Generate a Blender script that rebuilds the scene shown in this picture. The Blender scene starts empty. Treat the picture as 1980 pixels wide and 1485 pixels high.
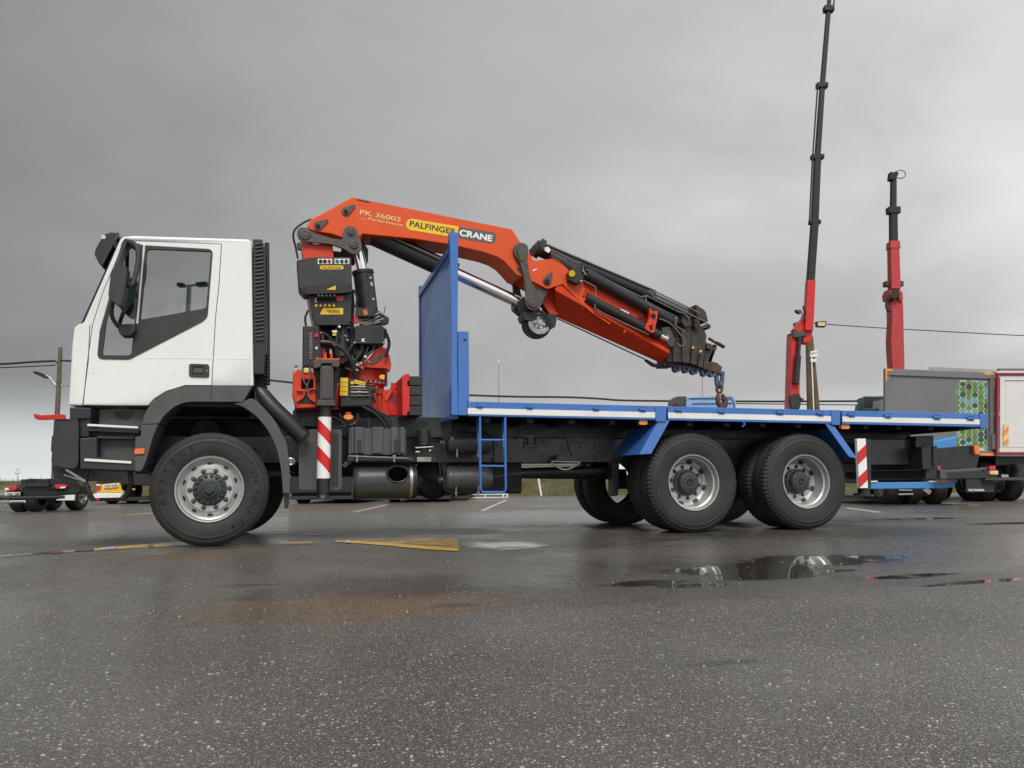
import bpy, bmesh, math, random
from mathutils import Vector, Matrix
from mathutils.geometry import tessellate_polygon
random.seed(11)
sc = bpy.context.scene
C = bpy.context.scene.collection
# ------------------------------------------------------------------ camera
CAM = Vector((0.0, -8.0857, 0.5948)); YAW, PIT, ROL = .2658, .1206, -.0088
FOC = 1540.0                                   # focal length in pixels of the 1980 px wide photograph
FW = Vector((math.sin(YAW)*math.cos(PIT), math.cos(YAW)*math.cos(PIT), math.sin(PIT)))
_R = Vector((math.cos(YAW), -math.sin(YAW), 0)); _U = _R.cross(FW)
RT = _R*math.cos(ROL) + _U*math.sin(ROL); UP = _U*math.cos(ROL) - _R*math.sin(ROL)
cd = bpy.data.cameras.new('camera'); cam = bpy.data.objects.new('camera', cd); C.objects.link(cam)
cam.matrix_world = Matrix(((RT.x, UP.x, -FW.x, CAM.x), (RT.y, UP.y, -FW.y, CAM.y), (RT.z, UP.z, -FW.z, CAM.z), (0, 0, 0, 1)))
cd.sensor_width = 36; cd.lens = FOC/1980*36; cd.clip_start = .05; cd.clip_end = 3000
sc.camera = cam
# ------------------------------------------------------------------ light
SUN_EL, SUN_AZ = math.radians(48), math.radians(192)      # azimuth measured from +Y towards +X
w = bpy.data.worlds.new('World'); sc.world = w; w.use_nodes = True
nt = w.node_tree; nt.nodes.clear()
def N(t, **k):
    n = nt.nodes.new(t)
    for a, b in k.items():
        setattr(n, a, b)
    return n
def L(a, b): nt.links.new(a, b)
def mth(op, a, b=None, c=None, clamp=False):
    n = N('ShaderNodeMath', operation=op, use_clamp=clamp)
    for i, v in enumerate((a, b, c)):
        if v is None: continue
        if isinstance(v, (int, float)): n.inputs[i].default_value = v
        else: L(v, n.inputs[i])
    return n.outputs[0]
def ramp(fac, stops, interp='EASE'):
    r = N('ShaderNodeValToRGB'); r.color_ramp.interpolation = interp
    el = r.color_ramp.elements
    while len(el) < len(stops): el.new(.5)
    for e, (p, c) in zip(el, stops):
        e.position = p; e.color = (c, c, c, 1) if isinstance(c, (int, float)) else (*c, 1)
    L(fac, r.inputs[0]); return r.outputs[0]
tc = N('ShaderNodeTexCoord'); sep = N('ShaderNodeSeparateXYZ'); L(tc.outputs['Generated'], sep.inputs[0])
zz = mth('MAXIMUM', sep.outputs[2], 0.0)
den = mth('ADD', zz, .32)
cmb = N('ShaderNodeCombineXYZ'); L(mth('DIVIDE', sep.outputs[0], den), cmb.inputs[0]); L(mth('DIVIDE', sep.outputs[1], den), cmb.inputs[1])
def noise(vec, scale, detail=6, rough=.55, dist=0):
    n = N('ShaderNodeTexNoise'); n.inputs['Scale'].default_value = scale; n.inputs['Detail'].default_value = detail
    n.inputs['Roughness'].default_value = rough; n.inputs['Distortion'].default_value = dist
    L(vec, n.inputs['Vector']); return n.outputs[0]
n1 = noise(cmb.outputs[0], .75, 5, .5, .3); n2 = noise(cmb.outputs[0], 2.3, 6, .55, .5)
# whole-sky cloud thickness: thinner (brighter) towards the east (+X) and overhead, thickest low in the north-west
def dirdot(v):
    d = N('ShaderNodeVectorMath', operation='DOT_PRODUCT'); L(tc.outputs['Generated'], d.inputs[0]); d.inputs[1].default_value = v; return d.outputs['Value']
east = mth('MAXIMUM', dirdot((.90, .0, .35)), -.20); south = mth('MAXIMUM', dirdot((0, -1, 0)), 0.0)
thin = mth('ADD', mth('ADD', mth('MULTIPLY', east, .55), mth('MULTIPLY', south, .45)), mth('ADD', mth('MULTIPLY', mth('SUBTRACT', n1, .5), .70), mth('MULTIPLY', mth('SUBTRACT', n2, .5), .22)))
thin = mth('ADD', thin, mth('MULTIPLY', mth('MULTIPLY', south, mth('MAXIMUM', mth('SUBTRACT', .26, zz), 0.0)), 1.8))
cl = ramp(mth('ADD', thin, .33), [(0.0, (.095, .0955, .098)), (.35, (.202, .200, .196)), (.62, (.308, .306, .297)), (1.0, (.63, .63, .63))], 'LINEAR')
hz = ramp(zz, [(0.0, 1.0), (.03, .8), (.12, 0.0)])
mixh = N('ShaderNodeMix', data_type='RGBA'); L(mth('MULTIPLY', hz, .72), mixh.inputs[0]); L(cl, mixh.inputs[6]); mixh.inputs[7].default_value = (.56, .60, .61, 1)
sc10 = N('ShaderNodeMix', data_type='RGBA', blend_type='MULTIPLY'); sc10.inputs[0].default_value = 1; L(mixh.outputs[2], sc10.inputs[6]); sc10.inputs[7].default_value = (10, 10, 10, 1)
sky = N('ShaderNodeTexSky', sky_type='NISHITA', sun_disc=False, sun_elevation=SUN_EL, sun_rotation=SUN_AZ)
mx = N('ShaderNodeMix', data_type='RGBA'); mx.inputs[0].default_value = .97; L(sky.outputs[0], mx.inputs[6]); L(sc10.outputs[2], mx.inputs[7])
bg = N('ShaderNodeBackground'); bg.inputs[1].default_value = .10; L(mx.outputs[2], bg.inputs[0])
wo = N('ShaderNodeOutputWorld'); L(bg.outputs[0], wo.inputs[0])
sl = bpy.data.lights.new('sun', 'SUN'); sl.energy = 1.4; sl.angle = math.radians(24); sl.color = (1, .96, .9)
so = bpy.data.objects.new('sun', sl); C.objects.link(so)
sd = Vector((math.sin(SUN_AZ)*math.cos(SUN_EL), math.cos(SUN_AZ)*math.cos(SUN_EL), math.sin(SUN_EL)))
so.rotation_euler = sd.to_track_quat('Z', 'Y').to_euler(); so.location = (0, -20, 30)
vs = sc.view_settings; vs.view_transform = 'Standard'; vs.look = 'None'; vs.exposure = .78; vs.gamma = 1; vs.use_curve_mapping = False
sc.cycles.max_bounces = 8; sc.cycles.transparent_max_bounces = 12

# ------------------------------------------------------------------ pixel -> place
def ray(px, py): return FW + RT*((px-990)/FOC) - UP*((py-742.5)/FOC)
def P(px, py, y):
    d = ray(px, py); return CAM + d*((y-CAM.y)/d.y)
def G(px, py, z=0.0):
    d = ray(px, py); return CAM + d*((z-CAM.z)/d.z)
def A(px, py, Z): return CAM + ray(px, py)*Z
def X(pts, y): return [(P(a, b, y).x, P(a, b, y).z) for a, b in pts]
def pxm(px, py, y):                                   # metres per photo pixel at a place
    return (P(px+1, py, y)-P(px, py, y)).length

# ------------------------------------------------------------------ materials
MATS = {}
def mat(name, col, rough=.5, metal=0.0, var=.14, scale=5.0, bump=0.0, bscale=80.0, dirt=0.0, dcol=(.16, .14, .12), spec=.5, coat=0.0, emit=0.0, rvar=.1):
    global nt
    m = bpy.data.materials.new(name); m.use_nodes = True; nt = m.node_tree; nt.nodes.clear()
    b = N('ShaderNodeBsdfPrincipled'); o = N('ShaderNodeOutputMaterial'); L(b.outputs[0], o.inputs[0])
    t = N('ShaderNodeTexCoord').outputs['Object']
    a = noise(t, scale, 7, .62)
    f = N('ShaderNodeMapRange'); L(a, f.inputs[0]); f.inputs[1].default_value = .3; f.inputs[2].default_value = .7
    f.inputs[3].default_value = 1-var; f.inputs[4].default_value = 1+var
    v = N('ShaderNodeMix', data_type='RGBA', blend_type='MULTIPLY'); v.inputs[0].default_value = 1; v.inputs[6].default_value = (*col, 1)
    L(f.outputs[0], v.inputs[7]); out = v.outputs[2]
    if dirt:
        d1 = noise(t, scale*.6, 8, .7); d2 = noise(t, scale*7, 5, .7)
        dm = ramp(mth('ADD', mth('MULTIPLY', d1, .65), mth('MULTIPLY', d2, .35)), [(.44, 0.0), (.68, 1.0)])
        x = N('ShaderNodeMix', data_type='RGBA'); L(mth('MULTIPLY', dm, dirt), x.inputs[0]); L(out, x.inputs[6]); x.inputs[7].default_value = (*dcol, 1); out = x.outputs[2]
    L(out, b.inputs['Base Color'])
    r = N('ShaderNodeMapRange'); L(noise(t, scale*2.3, 5, .6), r.inputs[0]); r.inputs[1].default_value = .3; r.inputs[2].default_value = .7
    r.inputs[3].default_value = max(.02, rough-rvar); r.inputs[4].default_value = min(1, rough+rvar); L(r.outputs[0], b.inputs['Roughness'])
    b.inputs['Metallic'].default_value = metal; b.inputs['Specular IOR Level'].default_value = spec; b.inputs['Coat Weight'].default_value = coat
    b.inputs['Coat Roughness'].default_value = .12
    if bump:
        k = N('ShaderNodeBump'); k.inputs['Strength'].default_value = bump; k.inputs['Distance'].default_value = .01
        L(noise(t, bscale, 4, .6), k.inputs['Height']); L(k.outputs[0], b.inputs['Normal'])
    if emit:
        b.inputs['Emission Color'].default_value = (*col, 1); b.inputs['Emission Strength'].default_value = emit
    MATS[name] = m; return m
WHITE = mat('white_paint', (.80, .80, .79), .28, var=.03, scale=1.6, dirt=.15, dcol=(.52, .49, .45), coat=.5, bump=.02, bscale=6)
PLASTIC = mat('dark_plastic', (.025, .0255, .027), .52, var=.18, bump=.25, bscale=320, dirt=.18, dcol=(.085, .08, .075))
GREY = mat('grey_plastic', (.074, .075, .076), .5, var=.14, bump=.25, bscale=300, dirt=.2, dcol=(.12, .115, .11))
BLACK = mat('black_steel', (.018, .018, .020), .42, var=.2, bump=.08, bscale=60, dirt=.25, dcol=(.05, .046, .042))
DARK = mat('dark_underside', (.012, .012, .013), .7, var=.25, dirt=.25, dcol=(.035, .032, .029))
CHASSIS = mat('chassis_paint', (.034, .040, .042), .34, var=.18, scale=3, bump=.06, bscale=40, dirt=.28, dcol=(.09, .085, .075))
RUBBER = mat('tyre_rubber', (.022, .0212, .0203), .68, var=.30, scale=4, bump=.16, bscale=160, dirt=.35, dcol=(.05, .046, .042))
RED2 = mat('jib_red', (.62, .048, .014), .40, var=.10, scale=3, dirt=.22, dcol=(.24, .05, .03), spec=.35, coat=.05, bump=.02, bscale=20)
RED = mat('crane_red', (.70, .080, .010), .40, var=.07, scale=3, dirt=.14, dcol=(.30, .07, .03), spec=.35, coat=.05, bump=.02, bscale=20)
REDB = mat('bright_red', (.60, .018, .014), .35, var=.1, dirt=.12, dcol=(.2, .05, .04))
BLUE = mat('bed_blue', (.040, .150, .47), .27, var=.10, scale=1.6, dirt=.20, dcol=(.12, .20, .38), spec=.45, coat=.28, bump=.012, bscale=9)
STRIPE = mat('aluminium_strip', (.76, .76, .74), .35, var=.06, dirt=.2, dcol=(.5, .47, .42))
BLUEP = mat('bed_blue_lightened', (.105, .26, .66), .24, var=.04, scale=1.2, dirt=.10, dcol=(.20, .32, .56), spec=.08, coat=.0, rvar=.05)  # bed paint with brightness added to the colour for its dim front face
VOID = mat('deep_void', (.002, .002, .002), 1.0, spec=0.0)
CHROME = mat('chrome_rod', (.80, .81, .83), .10, 1.0, var=.03, rvar=.04)
STEEL = mat('bare_steel', (.36, .355, .34), .38, .9, var=.22, scale=9, dirt=.3, dcol=(.13, .11, .09))
IRON = mat('grey_iron', (.068, .064, .060), .46, .25, var=.25, scale=12, bump=.2, bscale=90, dirt=.4, dcol=(.15, .125, .10))
ENDST = mat('worn_boom_steel', (.040, .035, .030), .5, .2, var=.3, scale=14, bump=.2, bscale=80, dirt=.5, dcol=(.14, .085, .055))
RIMM = mat('rim_silver', (.48, .48, .475), .38, .5, var=.08, scale=7, dirt=.25, dcol=(.28, .26, .24))
HUBM = mat('hub_paint', (.030, .040, .042), .36, var=.25, scale=20, bump=.1, bscale=60, dirt=.25, dcol=(.08, .075, .07))
AMBER = mat('amber_lens', (.85, .26, .01), .22, var=.1, coat=.6)
SPOT = mat('door_pip', (.55, .54, .52), .5)
ORANGE = mat('orange_reflector', (.80, .15, .012), .25, var=.1, coat=.6)
REDL = mat('red_lens', (.55, .012, .015), .2, var=.1, coat=.6)
YELLOW = mat('yellow_label', (.82, .52, .02), .4, var=.06)
WLAB = mat('white_label', (.82, .82, .80), .45, var=.05)
REDST = mat('red_reflective', (.60, .018, .020), .35, var=.08)
GOLD = mat('pale_gold_print', (.74, .55, .24), .4, var=.04)
DGREY = mat('grey_label', (.095, .090, .085), .45, var=.06)
INK = mat('black_ink', (.014, .013, .012), .5, var=.05)
GREENB = mat('green_button', (.02, .25, .10), .35)
BLUESH = mat('blue_forged', (.075, .11, .19), .45, .3, var=.3, scale=20, dirt=.5, dcol=(.09, .08, .075))
RUST = mat('rusty_iron', (.10, .048, .032), .6, .2, var=.35, scale=25, bump=.3, bscale=120)
SEAT = mat('seat_fabric', (.035, .036, .04), .85, var=.3)
TEAL = mat('cab_lining', (.16, .19, .19), .8, var=.1)
HOSE = mat('hose_rubber', (.015, .015, .016), .4, var=.15)
PIPE = mat('steel_pipe', (.17, .16, .145), .36, .6, var=.2, scale=18)
CABLE = mat('pale_cable', (.42, .40, .34), .5, var=.1)
WIRE = mat('overhead_wire', (.02, .02, .021), .6, var=.1)
WOOD = mat('pole_wood', (.14, .088, .055), .8, var=.3, scale=3, bump=.5, bscale=30, dirt=.3, dcol=(.07, .06, .05))
TPOLE = mat('weathered_pole', (.115, .105, .075), .85, var=.25, scale=3, bump=.4, bscale=25)
GALV = mat('galvanised_steel', (.42, .43, .43), .45, .6, var=.12, scale=8)
LBLUE = mat('light_blue_cab', (.20, .38, .68), .3, var=.08, coat=.5)
SKYB = mat('sky_blue_bar', (.06, .25, .56), .35, var=.08, dirt=.15)
DGREEN = mat('dark_green_paint', (.010, .062, .048), .4, var=.15, dirt=.15)
TRGREY = mat('trailer_grey', (.165, .165, .172), .5, .1, var=.10, scale=1.2, dirt=.2, dcol=(.24, .24, .24), bump=.03, bscale=5)
TRWHITE = mat('trailer_white', (.70, .69, .67), .4, var=.05, dirt=.15, dcol=(.45, .43, .4))
MAROON = mat('maroon_frame', (.27, .022, .04), .4, var=.12)
OLDRED = mat('faded_red', (.46, .035, .040), .5, var=.18, scale=2.5, dirt=.25, dcol=(.26, .11, .06))
MAST = mat('mast_black', (.007, .0065, .0065), .55, var=.2, dirt=.2, dcol=(.05, .04, .035))
YTRUCK = mat('yellow_tailgate', (.80, .47, .02), .4, var=.08, dirt=.12)
WBUILD = mat('white_render', (.78, .78, .77), .8, var=.05)
CREAM = mat('hazard_cream', (.80, .56, .30), .4, var=.06)
ABLUE = mat('aqua_print', (.15, .33, .32), .5, var=.3, scale=20)
PRINTBG = mat('print_ground', (.50, .52, .47), .5, var=.1)
LGREEN = mat('leaf_green_print', (.10, .21, .045), .5, var=.35, scale=16)
OLIVE = mat('olive_print', (.17, .21, .045), .5, var=.3, scale=16)
BGREEN = mat('bottle_green_print', (.025, .085, .07), .5, var=.35, scale=16)
BROWNP = mat('brown_print', (.07, .03, .02), .5, var=.3, scale=16)
def glassmat(name, tint, refl=.9, alpha=.35):
    global nt
    m = bpy.data.materials.new(name); m.use_nodes = True; nt = m.node_tree; nt.nodes.clear()
    o = N('ShaderNodeOutputMaterial'); t = N('ShaderNodeBsdfTransparent'); t.inputs[0].default_value = (*tint, 1)
    g = N('ShaderNodeBsdfGlossy'); g.inputs[0].default_value = (refl, refl, refl, 1); g.inputs[1].default_value = .015
    fr = N('ShaderNodeFresnel'); fr.inputs[0].default_value = 1.55
    mxs = N('ShaderNodeMixShader'); L(mth('ADD', fr.outputs[0], alpha, clamp=True), mxs.inputs[0]); L(t.outputs[0], mxs.inputs[1]); L(g.outputs[0], mxs.inputs[2]); L(mxs.outputs[0], o.inputs[0])
    return m
GLASS = glassmat('cab_glass', (.66, .74, .70), .92, .24)
VISOR = mat('smoked_visor', (.012, .014, .016), .10, var=.1, coat=1, rvar=.03)
FGLASS = glassmat('dark_glass', (.20, .24, .25), .8, .08)

# ------------------------------------------------------------------ mesh building
class MB:
    def __init__(s): s.v = []; s.f = []
    def add(s, vs_, fs):
        n = len(s.v); s.v += [Vector(q) for q in vs_]; s.f += [tuple(n+i for i in g) for g in fs]; return s
    def box(s, x0, x1, y0, y1, z0, z1):
        return s.add([(x0, y0, z0), (x1, y0, z0), (x1, y1, z0), (x0, y1, z0), (x0, y0, z1), (x1, y0, z1), (x1, y1, z1), (x0, y1, z1)],
                     [(0, 3, 2, 1), (4, 5, 6, 7), (0, 1, 5, 4), (1, 2, 6, 5), (2, 3, 7, 6), (3, 0, 4, 7)])
    def prism(s, pts, y0, y1, holes=()):
        loops = [list(pts)] + [list(h) for h in holes]
        flat = [q for l in loops for q in l]; n = len(flat)
        tris = tessellate_polygon([[Vector((a, b, 0)) for a, b in l] for l in loops]) if holes or len(pts) > 4 else [tuple(range(n))]
        fs = [tuple(t) for t in tris] + [tuple(n+i for i in reversed(t)) for t in tris]
        k = 0
        for l in loops:
            m = len(l)
            for i in range(m):
                a, b = k+i, k+(i+1) % m; fs.append((a, b, n+b, n+a))
            k += m
        return s.add([(a, y0, b) for a, b in flat] + [(a, y1, b) for a, b in flat], fs)
    def loft(s, rings, caps=True):
        n = len(rings[0]); vs_ = [q for r in rings for q in r]; fs = []
        for j in range(len(rings)-1):
            for i in range(n):
                a, b = j*n+i, j*n+(i+1) % n; fs.append((a, b, b+n, a+n))
        if caps: fs += [tuple(reversed(range(n))), tuple(range((len(rings)-1)*n, len(rings)*n))]
        return s.add(vs_, fs)
    def tube(s, path, r, n=8, closed=False):
        path = [Vector(p) for p in path]; rr = r if isinstance(r, (list, tuple)) else [r]*len(path); rings = []; m = len(path); up = None
        for i, p in enumerate(path):
            if closed: t = path[(i+1) % m]-path[i-1]
            else: t = path[min(i+1, m-1)]-path[max(i-1, 0)]
            t.normalize()
            if up is None: up = Vector((0, 0, 1)) if abs(t.z) < .9 else Vector((0, 1, 0))
            e1 = (up - t*up.dot(t)).normalized(); e2 = t.cross(e1); up = e1
            rings.append([p + (e1*math.cos(2*math.pi*k/n) + e2*math.sin(2*math.pi*k/n))*rr[i] for k in range(n)])
        if closed: return s.loft(rings+[rings[0]], caps=False)
        return s.loft(rings)
    def cyl(s, p0, p1, r0, r1=None, n=20): return s.tube([p0, p1], [r0, r0 if r1 is None else r1], n)
    def lathe(s, prof, o, ax, n=48, mod=None):          # prof: (radius, distance along the axis)
        o = Vector(o); ax = Vector(ax).normalized(); u = ax.orthogonal().normalized(); w_ = ax.cross(u); vs_ = []; fs = []; m = len(prof)
        for i in range(n):
            t = 2*math.pi*i/n
            for j, (r, a) in enumerate(prof):
                if mod: r = mod(i, j, r)
                vs_.append(o + ax*a + (u*math.cos(t)+w_*math.sin(t))*r)
        for i in range(n):
            for j in range(m-1):
                a, b = i*m+j, ((i+1) % n)*m+j; fs.append((a, b, b+1, a+1))
        return s.add(vs_, fs)
    def beam(s, p0, p1, w_, h, up=(0, 0, 1)):
        p0, p1 = Vector(p0), Vector(p1); t = (p1-p0).normalized(); up = Vector(up); e1 = (up-t*up.dot(t)).normalized(); e2 = t.cross(e1)
        return s.loft([[p+e1*h/2*a+e2*w_/2*b for a, b in ((1, 1), (1, -1), (-1, -1), (-1, 1))] for p in (p0, p1)])
def smooth_path(pts, k=4, closed=False):
    pts = [Vector(p) for p in pts]; out = []; n = len(pts)
    for i in range(n if closed else n-1):
        g = lambda j: pts[j % n] if closed else pts[max(0, min(n-1, j))]
        a, b, c, d = g(i-1), g(i), g(i+1), g(i+2)
        for q in range(k):
            t = q/k; out.append(.5*((2*b)+(c-a)*t+(2*a-5*b+4*c-d)*t*t+(3*b-a-3*c+d)*t**3))
    if not closed: out.append(pts[-1])
    return out
def to_mesh(name, mb, m, off=Vector((0, 0, 0)), sharp=32):
    me = bpy.data.meshes.new(name); me.from_pydata([v-off for v in mb.v], [], mb.f)
    bm = bmesh.new(); bm.from_mesh(me); bmesh.ops.recalc_face_normals(bm, faces=bm.faces); bm.to_mesh(me); bm.free()
    me.polygons.foreach_set('use_smooth', [True]*len(me.polygons)); me.set_sharp_from_angle(angle=math.radians(sharp))
    for q in (m if isinstance(m, (list, tuple)) else [m]): me.materials.append(q)
    return me
def bevel(o, wd, seg=2, ang=35):
    b = o.modifiers.new('bevel', 'BEVEL'); b.width = wd; b.segments = seg; b.limit_method = 'ANGLE'; b.angle_limit = math.radians(ang); b.harden_normals = True
class Thing:
    def __init__(s, name, label, cat, loc=(0, 0, 0), rz=0, group=None, kind=None):
        s.o = bpy.data.objects.new(name, None); C.objects.link(s.o); s.o.location = loc; s.o.rotation_euler = (0, 0, rz); s.o.empty_display_size = .2
        s.o['label'] = label; s.o['category'] = cat; s.loc = Vector(loc); s.rz = rz
        if group: s.o['group'] = group
        if kind: s.o['kind'] = kind
    def part(s, name, mb, m, parent=None, bev=0, seg=2, local=False, label=None, sharp=32):
        off = Vector((0, 0, 0)) if local else s.loc
        me = mb if isinstance(mb, bpy.types.Mesh) else to_mesh(name, mb, m, off, sharp)
        o = bpy.data.objects.new(name, me); C.objects.link(o); o.parent = parent or s.o
        if bev: bevel(o, bev, seg)
        if label: o['label'] = label
        return o
    def q(s, px, py, Z):                                # photo pixel at a level distance Z -> this thing's own frame
        r = ray(px, py); d = CAM + r*(Z/(r.x*math.sin(YAW)+r.y*math.cos(YAW))) - s.loc; c, n = math.cos(-s.rz), math.sin(-s.rz)
        return Vector((d.x*c-d.y*n, d.x*n+d.y*c, d.z))
    def bx(s, mb, px0, py0, px1, py1, Z, dep):
        a, b = s.q(px0, py0, Z), s.q(px1, py1, Z); return mb.box(min(a.x, b.x), max(a.x, b.x), min(a.y, b.y), min(a.y, b.y)+dep, min(a.z, b.z), max(a.z, b.z))
def single(name, mb, m, label, cat, loc=(0, 0, 0), group=None, kind=None, bev=0):
    loc = Vector(loc); o = bpy.data.objects.new(name, to_mesh(name, mb, m, loc)); C.objects.link(o); o.location = loc
    if label: o['label'] = label
    if cat: o['category'] = cat
    if group: o['group'] = group
    if kind: o['kind'] = kind
    if bev: bevel(o, bev)
    return o
def offset_poly(pts, d):                                # shrink a polygon by d
    n = len(pts); ar = sum(pts[i][0]*pts[(i+1) % n][1]-pts[(i+1) % n][0]*pts[i][1] for i in range(n)); sg = 1 if ar > 0 else -1; out = []
    for i in range(n):
        p0, p1, p2 = Vector(pts[i-1]), Vector(pts[i]), Vector(pts[(i+1) % n]); a = (p1-p0).normalized(); b = (p2-p1).normalized()
        na, nb = Vector((-a.y, a.x))*sg, Vector((-b.y, b.x))*sg; m_ = (na+nb); k = d/max(.3, m_.length_squared/2)
        q_ = p1+m_*k; out.append((q_.x, q_.y))
    return out
def rounded(pts, r, k=3):                               # round every corner of a polygon
    n = len(pts); out = []
    for i in range(n):
        p0, p1, p2 = Vector(pts[i-1]), Vector(pts[i]), Vector(pts[(i+1) % n]); l = min(r, (p1-p0).length*.45, (p2-p1).length*.45)
        a = p1+(p0-p1).normalized()*l; b = p1+(p2-p1).normalized()*l
        for j in range(k+1):
            t = j/k; c = a*(1-t)**2+p1*2*t*(1-t)+b*t*t; out.append((c.x, c.y))
    return out
def arc(pts, k=5):                                      # rounded run through traced points
    return [(p.x, p.y) for p in smooth_path([(a, b, 0) for a, b in pts], k)]
def circ(cx, cz, r, n=20): return [(cx+r*math.cos(2*math.pi*i/n), cz+r*math.sin(2*math.pi*i/n)) for i in range(n)]
def hull2(c1, r1, c2, r2, n=10):                        # outline of a two-pin link plate
    a = math.atan2(c2[1]-c1[1], c2[0]-c1[0])
    return [(c1[0]+r1*math.cos(a+math.pi/2+math.pi*i/n), c1[1]+r1*math.sin(a+math.pi/2+math.pi*i/n)) for i in range(n+1)] + \
           [(c2[0]+r2*math.cos(a-math.pi/2+math.pi*i/n), c2[1]+r2*math.sin(a-math.pi/2+math.pi*i/n)) for i in range(n+1)]
def boolean(a, b, op):
    md = a.modifiers.new('b', 'BOOLEAN'); md.operation = op; md.object = b; md.solver = 'EXACT'
    dg = bpy.context.evaluated_depsgraph_get(); me = bpy.data.meshes.new_from_object(a.evaluated_get(dg)); a.modifiers.clear(); a.data = me
def tmp(mb, m, bev=0, seg=3):
    o = bpy.data.objects.new('tmp', to_mesh('tmp', mb, m)); C.objects.link(o)
    if bev:
        bevel(o, bev, seg, 50); dg = bpy.context.evaluated_depsgraph_get(); me = bpy.data.meshes.new_from_object(o.evaluated_get(dg)); o.modifiers.clear(); o.data = me
    return o
def kill(*os):
    for o in os: bpy.data.objects.remove(o)
def glyphs(s, bold=0.0, shear=0.0, ext=.0):
    cu = bpy.data.curves.new('txt', 'FONT'); cu.body = s; cu.size = 1; cu.offset = bold; cu.shear = shear; cu.extrude = ext
    o = bpy.data.objects.new('txt', cu); C.objects.link(o); dg = bpy.context.evaluated_depsgraph_get(); me = bpy.data.meshes.new_from_object(o.evaluated_get(dg)); kill(o)
    vs_ = [v.co.copy() for v in me.vertices]; fs = [tuple(p.vertices) for p in me.polygons]; bpy.data.meshes.remove(me); return vs_, fs
def lettering(T, s, pl, pr, y, cap, m, parent=None, bold=0.0, shear=0.0, name='lettering'):   # baseline from pl to pr (photo px), facing the viewer
    a, b = P(*pl, y), P(*pr, y); vs_, fs = glyphs(s, bold, shear); x0 = min(v.x for v in vs_); x1 = max(v.x for v in vs_); h = max(v.y for v in vs_ if v.y > 0)
    ux = (b-a); wd = ux.length; ux.normalize(); uz = Vector((-ux.z, 0, ux.x)); k = cap*pxm(*pl, y)/.7
    mb = MB(); mb.add([a+ux*((v.x-x0)/(x1-x0)*wd)+uz*(v.y*k) for v in vs_], fs); return T.part(name, mb, m, parent)
# ================================================================== THE TRUCK
T = Thing('flatbed_crane_truck', 'white cab lorry with long blue flatbed and orange folding crane behind its cab', 'truck', (2.3, 1.25, 0))
YS = .02                                                  # plane of the near cab side
# ---- wheels
WX = (-.7746, 4.2966, 5.7387); RF, RR = .538, .5545
def tyre_mesh(R, rear):
    W_ = .30
    side = [(.298, .045), (.302, .022), (.316, .012), (.322, .016), (.335, .010), (.40, .0), (.445, .003), (.452, -.001), (.458, .003), (.488, .012), (.492, .009), (.497, .014), (.512, .022), (.520, .030)]
    side = [(r*R/.538 if r > .34 else r, a) for r, a in side]
    gr = [.052, .075, .083, .13, .138, .162, .170, .217, .225, .248]
    tread = [(R*.995, .044), (R, .052)]
    for i in range(1, 9, 2):
        tread += [(R, gr[i]), (R-.013, gr[i]+.002), (R-.013, gr[i+1]-.002), (R, gr[i+1])]
    tread += [(R, .248), (R*.995, .256)]
    prof = side+tread+[(r, W_-a) for r, a in reversed(side)]
    ns = len(side); nt_ = len(tread); n = 216 if rear else 180
    def mod(i, j, r):
        if rear and ns-2 <= j < ns+3: return r-(.011 if i % 3 == 0 else 0)
        if rear and ns+nt_-3 <= j < ns+nt_+2: return r-(.011 if i % 3 == 0 else 0)
        if not rear and j in (ns, ns+1): return r-(.004 if i % 4 == 0 else 0)
        return r
    mb = MB().lathe(prof, (0, 0, 0), (0, 1, 0), n, mod); return to_mesh('tyre', mb, RUBBER, sharp=24)
def rim_front():
    return to_mesh('rim', MB().lathe([(.302, .03), (.312, .014), (.309, .008), (.300, .010), (.296, .022), (.288, .040), (.286, .058), (.272, .066), (.268, .074), (.262, .078), (.222, .050), (.214, .034), (.208, .030), (.156, .030), (.152, .036), (.152, .10)], (0, 0, 0), (0, 1, 0), 72), RIMM, sharp=28)
def rim_rear():
    return to_mesh('rim', MB().lathe([(.302, .03), (.312, .014), (.309, .008), (.300, .010), (.296, .022), (.290, .045), (.286, .066), (.270, .076), (.266, .15), (.264, .19), (.258, .222), (.225, .236), (.212, .230), (.205, .226), (.150, .226), (.146, .236), (.146, .29)], (0, 0, 0), (0, 1, 0), 72), RIMM, sharp=28)
def ring_plates(r, y, a, b, n, ph, tilt=0.0):             # dark oval hand holes lying in the rim face
    mb = MB()
    for i in range(n):
        t = ph+2*math.pi*i/n; c = Vector((math.cos(t), 0, math.sin(t))); u = Vector((-math.sin(t), 0, math.cos(t))); rr = (c*math.cos(tilt)+Vector((0, 1, 0))*math.sin(tilt)); nn = rr.cross(u)
        o_ = c*r+Vector((0, y, 0)); ring = [o_+u*(a*math.cos(2*math.pi*k/14))+rr*(b*math.sin(2*math.pi*k/14)) for k in range(14)]
        mb.loft([[q-nn*.003 for q in ring], [q+nn*.003 for q in ring]])
    return mb
nut_me = to_mesh('wheel_nut', MB().lathe([(.0, -.022), (.010, -.022), (.015, -.016), (.016, -.004), (.024, -.002), (.024, .004), (.0, .004)], (0, 0, 0), (0, 1, 0), 12), IRON)
tyreF, tyreR, rimF, rimR = tyre_mesh(RF, 0), tyre_mesh(RR, 1), rim_front(), rim_rear()
hb = MB().lathe([(.0, -.030), (.052, -.030), (.056, -.022), (.075, -.020), (.080, .0), (.112, .006), (.122, .012), (.150, .018), (.152, .06)], (0, 0, 0), (0, 1, 0), 6 if 0 else 40)
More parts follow.
